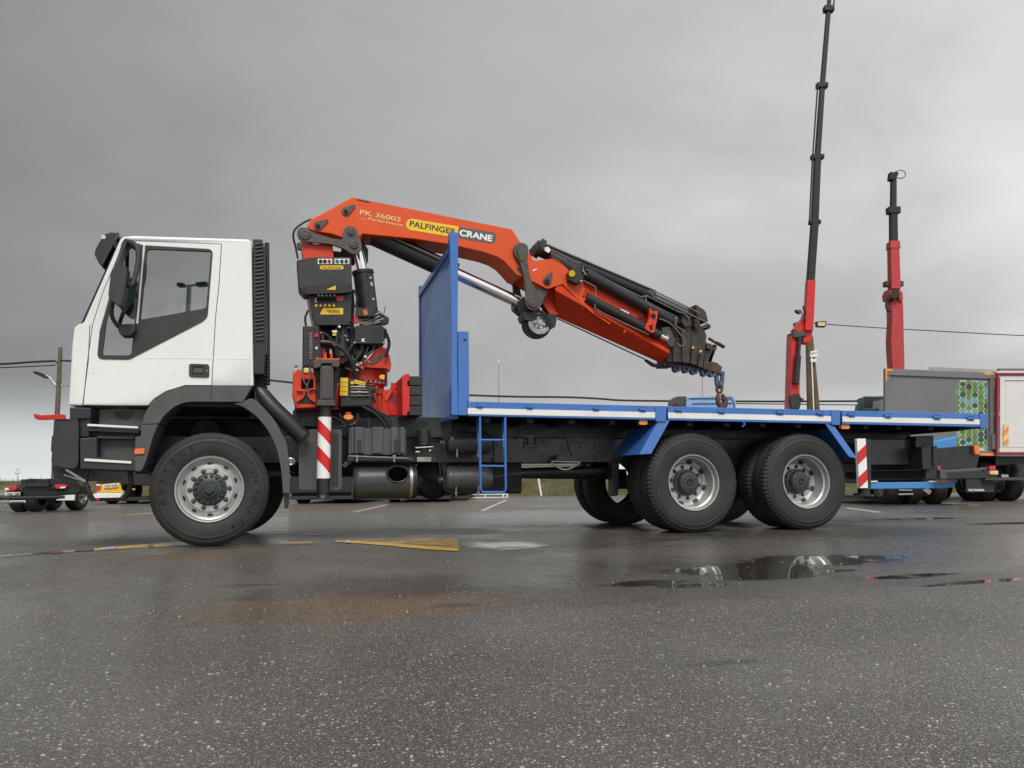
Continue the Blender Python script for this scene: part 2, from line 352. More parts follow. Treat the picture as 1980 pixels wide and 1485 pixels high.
hb.lathe([(0, -.046), (.040, -.046), (.050, -.040), (.054, -.028)], (0, 0, 0), (0, 1, 0), 6)
for i in range(16):
    t = 2*math.pi*i/16; hb.lathe([(0, -.014), (.011, -.012), (.015, .0), (.016, .02)], (.128*math.cos(t), 0, .128*math.sin(t)), (0, 1, 0), 10)
hubF = to_mesh('hub', hb, HUBM)
hb = MB().lathe([(.0, .118), (.018, .116), (.026, .106), (.034, .118), (.040, .110), (.094, .108), (.112, .116), (.122, .135), (.126, .18), (.150, .186), (.150, .25)], (0, 0, 0), (0, 1, 0), 40)
for i in range(10):
    t = 2*math.pi*i/10+.2; hb.lathe([(0, .100), (.008, .101), (.010, .112)], (.080*math.cos(t), 0, .080*math.sin(t)), (0, 1, 0), 8)
for i in range(5):
    t = 2*math.pi*i/5+.5; hb.box(.118*math.cos(t)-.012, .118*math.cos(t)+.012, .15, .19, .118*math.sin(t)-.012, .118*math.sin(t)+.012)
hubR = to_mesh('hub', hb, HUBM)
holeF = to_mesh('hand_hole', ring_plates(.242, .0625, .026, .0125, 10, .45, .62), INK)
holeR = to_mesh('hand_hole', ring_plates(.240, .2265, .036, .024, 8, .05, -.40), INK)
def wheel(x, y, R, rear, far=False, rot=0.0, full=True):
    e = bpy.data.objects.new('wheel', None); C.objects.link(e); e.parent = T.o; e.location = Vector((x, y, R))-T.loc; e.rotation_euler = (0, rot, math.pi if far else 0)
    T.part('tyre', tyreR if rear else tyreF, None, e)
    if not full: return e
    T.part('rim', rimR if rear else rimF, None, e); T.part('hub', hubR if rear else hubF, None, e); T.part('hand_hole', holeR if rear else holeF, None, e)
    for i in range(10):
        t = 2*math.pi*i/10+.14; n_ = T.part('wheel_nut', nut_me, None, e); n_.location = (.178*math.cos(t), .226 if rear else .030, .178*math.sin(t))
    return e
wf = wheel(WX[0], 0, RF, False, rot=.1); wheel(WX[0]+.12, 2.3, RF, False, True, full=False)
for i, x in enumerate(WX[1:]):
    wheel(x, 0, RR, True, rot=.3+.9*i); wheel(x, .335, RR, True, full=False); wheel(x, 2.5, RR, True, True, full=False); wheel(x, 2.165, RR, True, True, full=False)
# raised lettering on the front sidewall
def arc_text(s, r0, a0, a1, h, parent):
    mb = MB()
    for i, ch in enumerate(s):
        if ch == ' ': continue
        t = math.radians(a0+(a1-a0)*i/(len(s)-1)); vs_, fs = glyphs(ch, .02); cx_ = (min(v.x for v in vs_)+max(v.x for v in vs_))/2
        c = Vector((math.cos(t), 0, math.sin(t))); u = Vector((math.sin(t), 0, -math.cos(t)))
        mb.add([c*(r0+v.y*h/.7)+u*((v.x-cx_)*h/.7*.95)+Vector((0, -.005, 0)) for v in vs_], fs)
    T.part('sidewall_lettering', mb, LETT, parent, local=True)
LETT = mat('raised_rubber', (.007, .007, .007), .28, var=.1)
arc_text('AUSTONE', .395, 202, 120, .052, wf); arc_text('AIR POWER VSM', .405, 28, -52, .034, wf)
# ---- cab shell
out = X([(132, 784), (139.5, 660), (143, 633), (150, 627), (161, 624), (200, 536), (232, 462), (238, 457), (260, 455.3), (478, 462), (486.5, 466), (489, 668), (490, 746), (358, 745.8), (325, 756), (300, 771), (287, 785)], YS)
inn = X([(150, 771), (156, 650), (176, 630), (246, 470), (478, 474), (479, 734), (352, 736), (320, 748), (296, 764), (283, 773)], YS)
gl_main = rounded(X([(284, 480.5), (409, 485.5), (399.5, 597), (270.5, 619.8)], YS), .035)
gl_quar = rounded(X([(250, 477.5), (275.5, 477.5), (262, 621), (254.5, 688), (196.5, 688), (204, 622), (236, 509)], YS), .03)
trim = rounded(X([(281, 474.5), (406, 481.8), (411.5, 487), (401.5, 612), (393, 621.5), (250, 695.5), (194, 694.5), (188.5, 688), (193, 640), (211, 577), (224, 511), (237, 466), (246, 463), (256, 468.5), (277, 474)], YS), .02, 2)
shell = tmp(MB().prism(out, YS, 2.48), WHITE, .05, 4)
k = tmp(MB().prism(inn, YS+.05, 2.43), WHITE); boolean(shell, k, 'DIFFERENCE'); kill(k)
for pl in (gl_main, gl_quar):
    k = tmp(MB().prism(pl, -.2, 2.7), WHITE); boolean(shell, k, 'DIFFERENCE'); kill(k)
k = tmp(MB().prism(X([(140, 618), (184, 618), (244, 474), (214, 468)], YS), .16, 2.34), WHITE); boolean(shell, k, 'DIFFERENCE'); kill(k)
dpx = [(179, 627), (199, 564), (240, 468), (253, 465.5), (428.5, 471.8), (423.5, 551), (417, 612), (409.5, 745.2), (358, 745.2), (324.8, 755.5), (299.6, 770.5), (286.5, 784.6), (160.5, 783.6), (169, 700)]
dp = X(dpx, YS)
door = bpy.data.objects.new('tmp', shell.data.copy()); C.objects.link(door)
k = tmp(MB().prism(offset_poly(dp, -.003), -.2, .16), WHITE); boolean(shell, k, 'DIFFERENCE'); kill(k)
k = tmp(MB().prism(offset_poly(dp, .004), -.2, .15), WHITE); boolean(door, k, 'INTERSECT'); kill(k)
def adopt(o, name, parent=None, m=None):
    me = o.data; me.transform(Matrix.Translation(-T.loc)); me.polygons.foreach_set('use_smooth', [True]*len(me.polygons)); me.set_sharp_from_angle(angle=math.radians(32))
    me.materials.clear(); me.materials.append(m or WHITE); me.name = name; kill_name = o; n_ = bpy.data.objects.new(name, me); C.objects.link(n_); n_.parent = parent or T.o; kill(kill_name); return n_
CABO = adopt(shell, 'cab'); DOOR = adopt(door, 'door')
T.part('door_jamb', MB().prism(offset_poly(dp, -.01), .075, .085, [offset_poly(dp, .05)]), DARK, DOOR)
T.part('window_trim', MB().prism(trim, YS-.008, YS+.03, [offset_poly(gl_main, .004), offset_poly(gl_quar, .004)]), PLASTIC, DOOR, bev=.003)
T.part('window_pane', MB().prism(gl_main, YS+.012, YS+.017), GLASS, DOOR); T.part('window_pane', MB().prism(gl_quar, YS+.012, YS+.017), GLASS, DOOR)
T.part('window_divider', MB().prism(X([(277.6, 474), (281, 474), (267.5, 626), (264, 626)], YS), YS-.014, YS), STRIPE, DOOR)
hp = rounded(X([(366, 705), (370, 703.5), (402, 704.5), (404.8, 708), (404.5, 728), (401, 730), (369, 729), (365.5, 726)], YS), .012)
hd = T.part('door_handle', MB().prism(hp, YS-.012, YS+.01, [rounded(X([(373, 708), (393, 708.5), (393, 725.5), (372, 725)], YS), .008)]), PLASTIC, DOOR, bev=.003)
T.part('handle_recess', MB().prism(offset_poly(hp, .004), YS-.003, YS+.01), INK, DOOR)
T.part('handle_grip', MB().prism(rounded(X([(375, 712.5), (392.5, 713), (392.5, 721), (374, 720.5)], YS), .006), YS-.01, YS), GREY, DOOR, bev=.003)
T.part('lock_barrel', MB().cyl(P(400, 717, YS-.016), P(400, 717, YS), .009, n=12), STEEL, DOOR)
T.part('window_seal_far', MB().prism(trim, 2.48, 2.488, [offset_poly(gl_main, .004), offset_poly(gl_quar, .004)]), PLASTIC, CABO)
T.part('window_pane', MB().prism(gl_main, 2.462, 2.466), GLASS, CABO); T.part('window_pane', MB().prism(gl_quar, 2.462, 2.466), GLASS, CABO)
# shallow pressed crease below the windows and front corner panel line
T.part('pressed_crease', MB().beam(P(283, 692.6, YS-.0005), P(414, 693, YS-.0005), .004, .006), WHITE, DOOR)
T.part('pressed_crease', MB().beam(P(418, 693.2, YS-.0005), P(486, 694, YS-.0005), .004, .006), WHITE, CABO)
for px, py in ((180, 722.5), (231.5, 722), (283.5, 724), (335, 723.5)): T.part('door_pip', MB().lathe([(0, -.002), (.006, -.001), (.010, .002)], P(px, py, YS), (0, 1, 0), 10), SPOT, DOOR)
wsp = [P(161, 624, YS), P(233, 461, YS)]
T.part('windscreen', MB().loft([[(wsp[0].x+.02, .14, wsp[0].z), (wsp[1].x+.02, .14, wsp[1].z), (wsp[1].x+.026, .14, wsp[1].z), (wsp[0].x+.026, .14, wsp[0].z)], [(wsp[0].x+.02, 2.36, wsp[0].z), (wsp[1].x+.02, 2.36, wsp[1].z), (wsp[1].x+.026, 2.36, wsp[1].z), (wsp[0].x+.026, 2.36, wsp[0].z)]]), FGLASS)
T.part('windscreen_seal', MB().tube([(wsp[0].x-.018, .10, wsp[0].z), (wsp[1].x-.018, .10, wsp[1].z), (wsp[1].x-.018, 2.4, wsp[1].z), (wsp[0].x-.018, 2.4, wsp[0].z)], .022, 6, closed=True), INK)
T.part('corner_panel_seam', MB().tube([P(174, 628, YS-.001), P(170.5, 700, YS-.001), P(159.8, 783, YS-.001)], .0035, 5), INK, CABO)
# visor over the windscreen, roof gasket
vp = X([(231.5, 448.5), (214, 449.5), (201, 454), (190, 472), (184, 485), (182.5, 493), (190, 507), (198, 518.5), (206, 503), (214, 488), (224, 471), (229, 458)], .12)
T.part('sun_visor', MB().prism(vp, .10, 2.40), VISOR, bev=.02, seg=3)
T.part('visor_lamp', MB().cyl(P(200, 458, .09), P(200, 458, .13), .02), WLAB)
T.part('visor_bracket', MB().beam(P(222, 471, .08), P(233, 480, .05), .03, .05), BLACK)
T.part('roof_hatch', MB().box(P(262, 452, .6).x, P(470, 452, .6).x, .5, 2.0, P(360, 456, YS).z+.01, P(360, 456, YS).z+.05), BLACK, CABO, bev=.02)
# inside the cab
T.part('cab_floor', MB().box(-1.9, -.5, .1, 2.4, 1.33, 1.40), DARK)
T.part('dashboard', MB().prism([(-1.93, 1.45), (-1.93, 2.10), (-1.72, 2.13), (-1.52, 1.98), (-1.55, 1.5)], .1, 2.4), SEAT, bev=.04, seg=3)
T.part('cab_rear_lining', MB().box(-.54, -.50, .12, 2.38, 1.5, 2.85), TEAL)
for yy in (.32, 1.62):
    s_ = T.part('seat', MB().box(-1.22, -.72, yy, yy+.55, 1.5, 1.78), SEAT, bev=.06, seg=3)
    T.part('seat_back', MB().loft([[(-.78, yy, 1.74), (-.62, yy, 1.74), (-.62, yy+.52, 1.74), (-.78, yy+.52, 1.74)], [(-.66, yy+.04, 2.32), (-.55, yy+.04, 2.32), (-.55, yy+.48, 2.32), (-.66, yy+.48, 2.32)]]), SEAT, s_, bev=.05, seg=3)
    T.part('headrest', MB().box(-.67, -.56, yy+.12, yy+.40, 2.34, 2.56), SEAT, s_, bev=.045, seg=3)
sw = Vector((-1.46, .60, 2.02)); ax = Vector((.35, 0, .94)).normalized(); u_ = ax.orthogonal().normalized(); v_ = ax.cross(u_)
T.part('steering_wheel', MB().tube([sw+(u_*math.cos(2*math.pi*i/24)+v_*math.sin(2*math.pi*i/24))*.23 for i in range(24)], .016, 8, closed=True).cyl(sw, sw-ax*.35, .03).beam(sw-u_*.22, sw+u_*.22, .05, .02), SEAT)
T.part('far_pillar', MB().beam((-1.20, 2.38, 2.05), (-1.12, 2.36, 2.93), .06, .10, (0, 1, 0)), SEAT)
# nose of the cab, seen only from the side
gx = P(137, 700, YS).x-.012
T.part('grille', MB().box(gx-.02, gx+.03, .45, 2.05, 1.42, 1.98), PLASTIC, bev=.01)
for i in range(5): T.part('grille_bar', MB().box(gx-.045, gx-.02, .5, 2.0, 1.47+i*.1, 1.515+i*.1), GREY, bev=.008)
for ya in (.14, 1.98):
    hl = T.part('headlight', MB().box(-2.175, -2.10, ya, ya+.38, .88, 1.06), DARK, bev=.02); T.part('headlight_lens', MB().box(-2.182, -2.172, ya+.02, ya+.36, .90, 1.04), FGLASS, hl)
T.part('wiper', MB().cyl((-2.03, .7, 2.12), (-1.86, 1.25, 2.52), .012, n=6), INK)
# mirror
mp = X([(214, 526), (219, 517.5), (227, 513.2), (241, 512), (244.5, 516), (244.5, 530), (237, 579), (233.5, 588), (230.5, 591), (222, 586), (210.5, 575), (209.5, 570)], -.30)
MIR = T.part('mirror', MB().prism(rounded(mp, .03), -.30, -.12), PLASTIC, bev=.035, seg=4)
T.part('mirror_foot_cap', MB().prism(rounded(X([(211, 575), (237, 582), (231, 592), (222, 587)], -.2), .02), -.27, -.15), INK, MIR, bev=.01)
T.part('mirror_arm', MB().tube(smooth_path([P(243, 466, .0), P(258, 471, -.06), P(267, 484, -.10), P(266, 515, -.13), P(257, 547, -.15), P(246, 552, -.19)], 4), .024, 10), PLASTIC, MIR)
T.part('mirror_arm', MB().tube(smooth_path([P(225, 516, -.2), P(233, 492, -.12), P(243, 470, -.02), P(250, 466, .0)], 3), .018, 8), PLASTIC, MIR)
T.part('mirror_arm', MB().tube(smooth_path([P(219, 582, -.2), P(216, 600, -.17), P(217.5, 614, -.13), P(226, 628, -.07), P(234, 636, -.02)], 4), .019, 10), PLASTIC, MIR)
T.part('mirror_base', MB().prism(rounded(X([(226, 629), (244, 626.5), (262, 627), (262, 640), (254, 648), (232, 648)], -.05), .02), -.06, YS), PLASTIC, MIR, bev=.015)
T.part('mirror', MB().prism(rounded(X([(264, 552), (282, 551), (285, 560), (284, 602), (278, 613), (264, 610), (261, 600)], 2.78), .03), 2.70, 2.86), PLASTIC, bev=.03)
T.part('mirror_arm', MB().tube(smooth_path([P(272, 556, 2.78), P(266, 540, 2.7), P(262, 525, 2.5)], 4), .02, 8), PLASTIC)
# air intake column behind the cab
ap = X([(489.5, 464), (507, 464.5), (511.5, 480), (513.5, 560), (515, 640), (513.5, 690), (511, 725), (491, 725), (489, 690)], .10)
INT = T.part('air_intake', MB().prism(ap, .06, .42), BLACK, bev=.01)
for i in range(26):
    yy = 470+i*7.4; mb = MB(); a, b = P(493, yy+2.5, .05), P(508+2.2*min(1, i/9), yy, .05); mb.beam(a, b, .03, .012)
    T.part('louvre', mb, GREY, INT)
T.part('intake_bellows', MB().lathe([(0, -.01)]+[(.085 if j % 2 else .068, j*.018) for j in range(20)]+[(0, .36)], P(501, 752, .22), (0.02, 0, 1), 24), HOSE)
T.part('intake_duct', MB().tube(smooth_path([P(500, 752, .22), P(508, 765, .2), P(530, 790, .16), P(556, 815, .14), P(586, 846, .14)], 4), [.075]*4+[.08]*13, 16), BLACK)
T.part('cab_rear_frame', MB().box(-.46, -.36, .5, 2.0, 1.25, 2.3).box(-.40, -.30, .15, 2.3, 1.35, 1.5), BLACK)
T.part('cab_back_pipe', MB().tube([P(516, 470, .5), P(517, 600, .5), P(517.5, 745, .5)], .025, 8), BLACK)
# skirts and steps below the white panels
T.part('wheel_arch_skirt', MB().prism(X([(487, 747.3), (411, 746.6)]+arc([(368, 746.6), (346, 749.5), (322, 759), (301, 772), (288.5, 787), (280, 803), (275, 820)])+arc([(307, 819), (319, 803), (338, 786.5), (360, 778), (380, 776.8)])+[(408, 776.8), (470, 777)], YS), YS-.02, .45), GREY, bev=.012)
T.part('skirt_seam', MB().tube([P(409.5, 747, YS-.021), P(408, 777, YS-.021)], .003, 5), INK)
T.part('wheel_arch_skirt', MB().prism(X([(274.5, 821.5)]+arc([(306.5, 820.5), (296, 846), (286, 880), (278, 903), (271, 911)])+[(262, 911), (262, 846), (272, 843)], YS), YS-.015, .45), GREY, bev=.012)
T.part('side_marker', MB().prism(rounded(X([(261.5, 868), (281, 867), (280, 877.5), (261, 878.5)], YS), .01), YS-.03, YS), ORANGE, bev=.006)
T.part('step_body', MB().prism(X([(154, 847), (188, 845), (188, 885), (262, 889), (268, 905), (261, 911.5), (155, 907)], YS), YS-.01, .5), PLASTIC, bev=.012)
T.part('step_back_panel', MB().prism(X([(190, 790), (283, 790), (275, 820), (264, 846), (262, 890), (186, 887)], .10), .16, .2), GREY)
T.part('step_well_side', MB().prism(X([(150, 787), (176, 788), (172, 845), (150, 845)], .05), .06, .5), BLACK, bev=.01)
T.part('grab_recess', MB().prism(rounded(X([(219, 795), (257, 795.5), (254, 803), (247, 810), (228, 809), (221, 803)], .12), .015), .15, .17), INK)
T.part('step_ledge', MB().prism(X([(190, 843), (262, 844.5), (260, 849), (188, 848)], .10), .07, .2), GREY, bev=.006)
T.part('step_beam', MB().prism(X([(168, 826.5), (268, 831), (268, 837), (168, 833)], YS), YS, .3), BLACK)
for q_, sx in (([(170, 819.8), (267.3, 824.8), (267.2, 829), (169.8, 824.3)], 0), ([(164.5, 886.6), (255, 892), (254.6, 896.8), (164, 891.8)], 0)):
    T.part('step_tread', MB().prism(X(q_, YS), YS-.025, .10), STRIPE, bev=.003)
T.part('bumper', MB().prism(rounded(X([(105.5, 813), (112, 810.5), (151, 809.6), (153, 820), (152.5, 895), (147, 907), (118, 903.5), (101, 898), (100.3, 892)], YS), .03), YS-.02, 2.52), PLASTIC, bev=.03, seg=3)
T.part('bumper_bracket', MB().prism(X([(134, 787), (176, 788), (174, 810), (134, 810)], YS), .03, 2.4), BLACK, bev=.01)
T.part('front_underrun', MB().prism(X([(98, 899), (148, 907), (142, 930), (104, 927)], .10), .12, 2.38), BLACK)
T.part('tow_bar_pin', MB().beam(P(128, 908, .02), P(166, 931, -.02), .014, .02).beam(P(124, 918, .06), P(166, 931, -.02), .014, .014), STEEL)
T.part('step_hanger', MB().tube(smooth_path([P(171, 906, .12), P(165, 928, .12), P(172, 952, .12), P(181, 968, .14)], 4), .022, 8), BLACK)
T.part('step_hanger', MB().tube(smooth_path([P(250, 908, .3), P(253, 935, .3), P(243, 960, .3), P(235, 966, .3)], 4), .024, 8), BLACK)
# mudguard behind the front wheel
mg_o = [(470, 777), (487, 771), (505, 784), (530, 812), (545, 838), (555, 862), (560, 905), (560, 953.5)]
mg_i = [(547.5, 953.5), (543, 905), (535, 868), (522, 839), (505, 815), (487, 798), (470, 787), (452, 780.5)]
T.part('mudguard', MB().prism(X(arc(mg_o[:-1])+[mg_o[-1]]+arc(mg_i), YS), YS-.01, .34), GREY, bev=.01)
T.part('mud_flap', MB().prism(X([(548, 953), (559, 953), (559, 975), (556, 984), (550, 984)], YS), .06, .36), BLACK)
arch = [(262, 905), (275, 850), (300, 806), (335, 780), (380, 768), (440, 768), (490, 790), (525, 830), (545, 880), (548, 950)]
T.part('wheel_arch_liner', MB().loft([[(x, yy, z) for x, z in X(arch, YS)+list(reversed(X([(a, b-6) for a, b in arch], YS)))] for yy in (.28, .62)]), DARK)
# ---- chassis
RY0, RY1 = .80, .88
zr0, zr1 = P(1000, 894, RY0).z, P(1000, 846, RY0).z
for a, b in ((RY0, RY1), (1.62, 1.70)):
    T.part('chassis_rail', MB().box(-1.75, 8.0, a, b, zr0, zr1-.004), CHASSIS, bev=.008)
sz0, sz1 = P(800, 832, .74).z, P(800, 806, .74).z
sub = X([(560, 800), (592, 798), (738, 805), (872, 805), (872, 832), (560, 830)], .74)
T.part('subframe', MB().box(P(576, 810, .74).x, 1.7, .74, 1.76, min(sz0, zr1-.01), sz1), CHASSIS, bev=.008)
for a, b in ((.76, .86), (1.64, 1.74)): T.part('subframe_beam', MB().box(1.704, 7.9, a, b, zr1, zr1+.16), BLACK)
for i in range(11): T.part('chassis_cross_member', MB().box(-.9+i*.85, -.78+i*.85, .884, 1.616, zr0+.03, zr1-.05), DARK)
T.part('subframe_step', MB().box(P(566, 800, .7).x, P(640, 800, .7).x, .66, .735, sz0+.02, sz1+.05), CHASSIS, bev=.008)
for px, py in ((815, 820), (783, 817), (706, 822)):
    c_ = P(px, py, .735); T.part('slot_rim', MB().tube([c_+Vector((.06*math.cos(t)*1.0, 0, .022*math.sin(t))) for t in [2*math.pi*i/16 for i in range(16)]], .004, 5, closed=True), BLACK)
def holes(name, pts, y, r, m=INK):
    mb = MB()
    for px, py in pts: mb.cyl(P(px, py, y-.004), P(px, py, y+.004), r, n=10)
    o = T.part(name, mb, m); o['kind'] = 'stuff'; return o
T.part('rail_plate', MB().prism(X([(955, 846), (1057, 847), (1057, 895), (955, 894)], .78), .78, .798), CHASSIS, bev=.004)
T.part('rail_plate', MB().prism(X([(1014, 840), (1037, 840.5), (1037, 866), (1014, 866)], .75), .752, .776), CHASSIS, bev=.004)
T.part('rail_plate', MB().prism(X([(1095, 846), (1186, 848), (1186, 893), (1112, 893), (1100, 866)], .78), .78, .798), CHASSIS, bev=.004)
holes('rail_hole', [(1019, 849), (1034.5, 849), (1019, 857), (1034.5, 857)], .75, .022, DARK)
holes('rail_hole', [(981, 856), (996, 849), (988, 887), (981, 880), (1049, 850), (1049, 857), (1049, 881), (1115, 857), (1122, 857), (1122, 865), (1150, 857), (1157, 857), (1157, 850), (1165, 850), (1165, 857), (1150, 865), (1150, 881), (1165, 881), (1150, 888), (952, 888), (961, 862)], .778, .014)
# axles, springs, shaft
for x in WX[1:]:
    T.part('rear_axle', MB().tube([(x, .3, RR), (x, .9, RR+.01), (x, 1.05, RR), (x, 1.45, RR), (x, 1.6, RR+.01), (x, 2.2, RR)], [.09, .09, .21, .21, .09, .09], 16), DARK)
T.part('front_axle', MB().beam((WX[0], .3, RF-.06), (WX[0], 2.2, RF-.06), .14, .14), DARK)
for yy in (.72, 1.78):
    lf = MB()
    for i in range(7): lf.beam((WX[1]-.1+.08*i, yy, .80-i*.022), (WX[2]+.1-.08*i, yy, .80-i*.022), .09, .018)
    T.part('leaf_spring', lf, BLACK)
    lf = MB()
    for i in range(4): lf.beam((WX[0]-.75+.12*i, yy-.1, .70-i*.022), (WX[0]+.78-.12*i, yy-.1, .70-i*.022), .09, .018)
    T.part('leaf_spring', lf, BLACK)
T.part('prop_shaft', MB().cyl(P(1012, 915, 1.2), (WX[1]-.3, 1.25, .66), .065).cyl((.4, 1.25, .72), P(1012, 915, 1.2), .065), DARK)
T.part('engine', MB().box(-1.7, -.05, .95, 1.55, .72, 1.28).box(-.05, .9, 1.02, 1.48, .66, 1.05).cyl((-1.1, .9, .9), (-.4, .9, .9), .12).cyl((-.9, .7, 1.1), (-.9, 1.0, 1.1), .16), DARK, bev=.02)
T.part('exhaust_pipe', MB().tube(smooth_path([P(806, 930, .5), P(850, 935, .9), P(905, 930, 1.0), P(1010, 915, 1.0), P(1110, 912, 1.0), P(1185, 909, 1.0)], 4), .06, 12), BLACK)
T.part('hanger_bracket', MB().prism(X([(1184, 893), (1198, 893), (1196, 958), (1184, 960)], .72), .72, .86), BLACK, bev=.01).data
T.part('carrier_cradle', MB().prism(X([(1080, 879), (1105, 881), (1112, 884), (1116, 892), (1072, 891)], .62), .62, .74), CHASSIS, bev=.004)
T.part('carrier_strap', MB().tube([P(1066, 892, .6), P(1122, 893.5, .6)], .010, 6).tube(smooth_path([P(1066, 895, .6), P(1078, 903, .6), P(1092, 908, .6), P(1106, 904, .6), P(1120, 896, .6)], 4), .012, 6), STEEL)
# ---- stowage along the near side
bxp = X([(588, 832), (613, 829), (640, 829), (661, 830), (661, 943), (657, 947), (580, 947), (578, 943), (578, 856)], .24)
T.part('plastic_housing', MB().prism(rounded(bxp, .02, 2), .26, .62), GREY, bev=.015, seg=3)
T.part('housing_rib', MB().beam(P(578, 857, .24), P(596, 832, .24), .03, .022), BLACK)
for px in (647, 652.5): T.part('housing_rib', MB().beam(P(px, 838, .25), P(px-1, 938, .25), .02, .014), BLACK)
T.part('washer_ring', MB().lathe([(.035, 0), (.042, -.008), (.03, -.014), (.018, -.008), (0, -.01)], P(562, 893, .2), (0, 1, 0), 18), STEEL)
BAT = T.part('battery_box', MB().prism(rounded(X([(676, 827), (785, 829), (785.5, 880), (674, 878)], .22), .012), .24, .62), GREY, bev=.012)
for a, b in ((679, 684), (686, 704), (720, 741), (756, 770), (774, 783)):
    T.part('lid_rib', MB().prism(X([(a, 825.5), (b, 825.8), (b, 877), (a, 876.5)], .2), .205, .238), GREY, BAT, bev=.008)
for px in (691, 763): T.part('latch', MB().prism(X([(px, 849), (px+8, 849), (px+8, 876), (px, 876)], .19), .19, .204), PLASTIC, BAT, bev=.004)
for px in (690, 762): T.part('hold_down_bolt', MB().cyl(P(px, 880, .18), P(px, 893, .18), .012, n=8).box(P(px-2.6, 882, .18).x, P(px+2.6, 882, .18).x, .165, .195, P(px, 884, .18).z, P(px, 880, .18).z), STEEL, BAT)
T.part('battery_tray', MB().prism(X([(672, 880), (795, 884), (806, 891), (672, 891)], .20), .2, .66), CHASSIS, bev=.006)
T.part('tray_edge', MB().tube([P(674, 881.5, .18), P(789, 886, .18)], .009, 6), STEEL)
T.part('tray_stay', MB().prism(X([(660, 900), (676, 884), (690, 884), (668, 904)], .3), .28, .40), CHASSIS)
mz = P(745, 931, .42); mr = (P(745, 897, .2)-P(745, 965, .2)).length/2
T.part('silencer', MB().lathe([(0, 0), (mr*.9, 0), (mr, .02), (mr*1.03, .03), (mr, .045), (mr, .06)]+[(mr, .1+.05*i) for i in range(12)]+[(mr, P(800, 931, .2).x-P(684, 931, .2).x-.06), (mr*1.03, P(800, 931, .2).x-P(684, 931, .2).x-.04), (mr*.9, P(800, 931, .2).x-P(684, 931, .2).x), (0, P(800, 931, .2).x-P(684, 931, .2).x)], (P(684, 931, .2).x, .2+mr, P(745, 931, .2).z), (1, 0, 0), 40), CHASSIS, bev=0)
oc = P(769, 916.5, .20); orr = 19.5*pxm(769, 916, .2)
oe = lambda k, y_: [Vector((oc.x+orr*k*math.cos(t), y_, oc.z+orr*.74*k*math.sin(t))) for t in [2*math.pi*i/28 for i in range(28)]]
T.part('silencer_outlet', MB().loft([oe(1.22, .30), oe(1.16, .192), oe(1.08, .180), oe(1.0, .184), oe(.98, .192)]), CHASSIS)
T.part('silencer_bore', MB().loft([oe(.985, .1885), oe(.985, .1915)]), VOID)
T.part('clamp_band', MB().lathe([(mr+.004, 0), (mr+.012, .0), (mr+.012, .03), (mr+.004, .03)], (P(797, 931, .2).x-.02, .2+mr, P(745, 931, .2).z), (1, 0, 0), 40), STEEL)
T.part('air_dryer', MB().cyl(P(819, 860, .45), P(819, 832, .45), .075).cyl(P(819, 872, .45), P(819, 862, .45), .06).cyl(P(819, 861.5, .45), P(819, 859.5, .45), .082), BLACK, bev=.004)
T.part('dryer_fittings', MB().cyl(P(803, 866, .38), P(838, 864, .38), .010, n=8).cyl(P(803, 874, .38), P(812, 874, .38), .012, n=8).cyl(P(829, 872, .36), P(834, 872, .36), .016, n=8).box(P(805, 888, .4).x, P(833, 888, .4).x, .36, .5, P(819, 893, .4).z, P(819, 884, .4).z), STEEL, bev=.003)
def tank(x0, x1, y0, y1, yp, name='air_tank'):
    r = (P(x0, y0, yp)-P(x0, y1, yp)).length/2; a = P(x0, (y0+y1)/2, yp); ln = P(x1, (y0+y1)/2, yp).x-a.x
    o = T.part(name, MB().lathe([(0, 0), (r*.55, .004), (r*.85, .025), (r*.98, .06), (r, .075), (r*1.012, .08), (r, .085)]+[(r, .1+i*.05) for i in range(int((ln-.2)/.05))]+[(r, ln-.085), (r*.98, ln-.06), (r*.85, ln-.025), (r*.55, ln-.004), (0, ln)], (a.x, yp+r, a.z), (1, 0, 0), 36), CHASSIS)
    for f in (.30, .72): T.part('tank_strap', MB().lathe([(r+.001, 0), (r+.006, 0), (r+.006, .035), (r+.001, .035)], (a.x+ln*f, yp+r, a.z), (1, 0, 0), 36), CHASSIS, o)
    for f in (.22, .66): T.part('strap_bolt', MB().cyl((a.x+ln*f, yp+.02, a.z-r*.55), (a.x+ln*f, yp+.03, a.z-r*1.25), .010, n=8).cyl((a.x+ln*f, yp+.03, a.z-r*.98), (a.x+ln*f, yp+.03, a.z-r*1.06), .02, n=8), STEEL, o)
    T.part('drain_plug', MB().cyl((a.x-.05, yp+r, a.z), (a.x+.02, yp+r, a.z), .022, n=10), STEEL, o)
    return o
tank(864, 956, 832.5, 878, .34); tank(861, 958.5, 901, 953.5, .30)
mb = MB()
for pts in ([(832, 872), (844, 880), (851, 905), (850, 935)], [(838, 874), (850, 885), (857, 905), (858, 940)], [(862, 895), (860, 905), (858, 920)], [(870, 835), (860, 838), (855, 855), (842, 862)], [(872, 840), (862, 850), (858, 870), (866, 895)]):
    mb.tube(smooth_path([P(a, b, .34) for a, b in pts], 4), .008, 6)
T.part('air_hose', mb, HOSE)
T.part('diff_housing', MB().lathe([(0, 0), (.10, .01), (.20, .06), (.24, .14), (.20, .24), (0, .28)], (P(840, 925, 1.0).x, .95, P(840, 925, 1.0).z), (0, 1, 0), 28), DARK)
T.part('transfer_box', MB().box(P(862, 900, .9).x, P(1012, 900, .9).x, .95, 1.5, P(960, 955, .95).z, P(960, 892, .95).z), DARK, bev=.03)
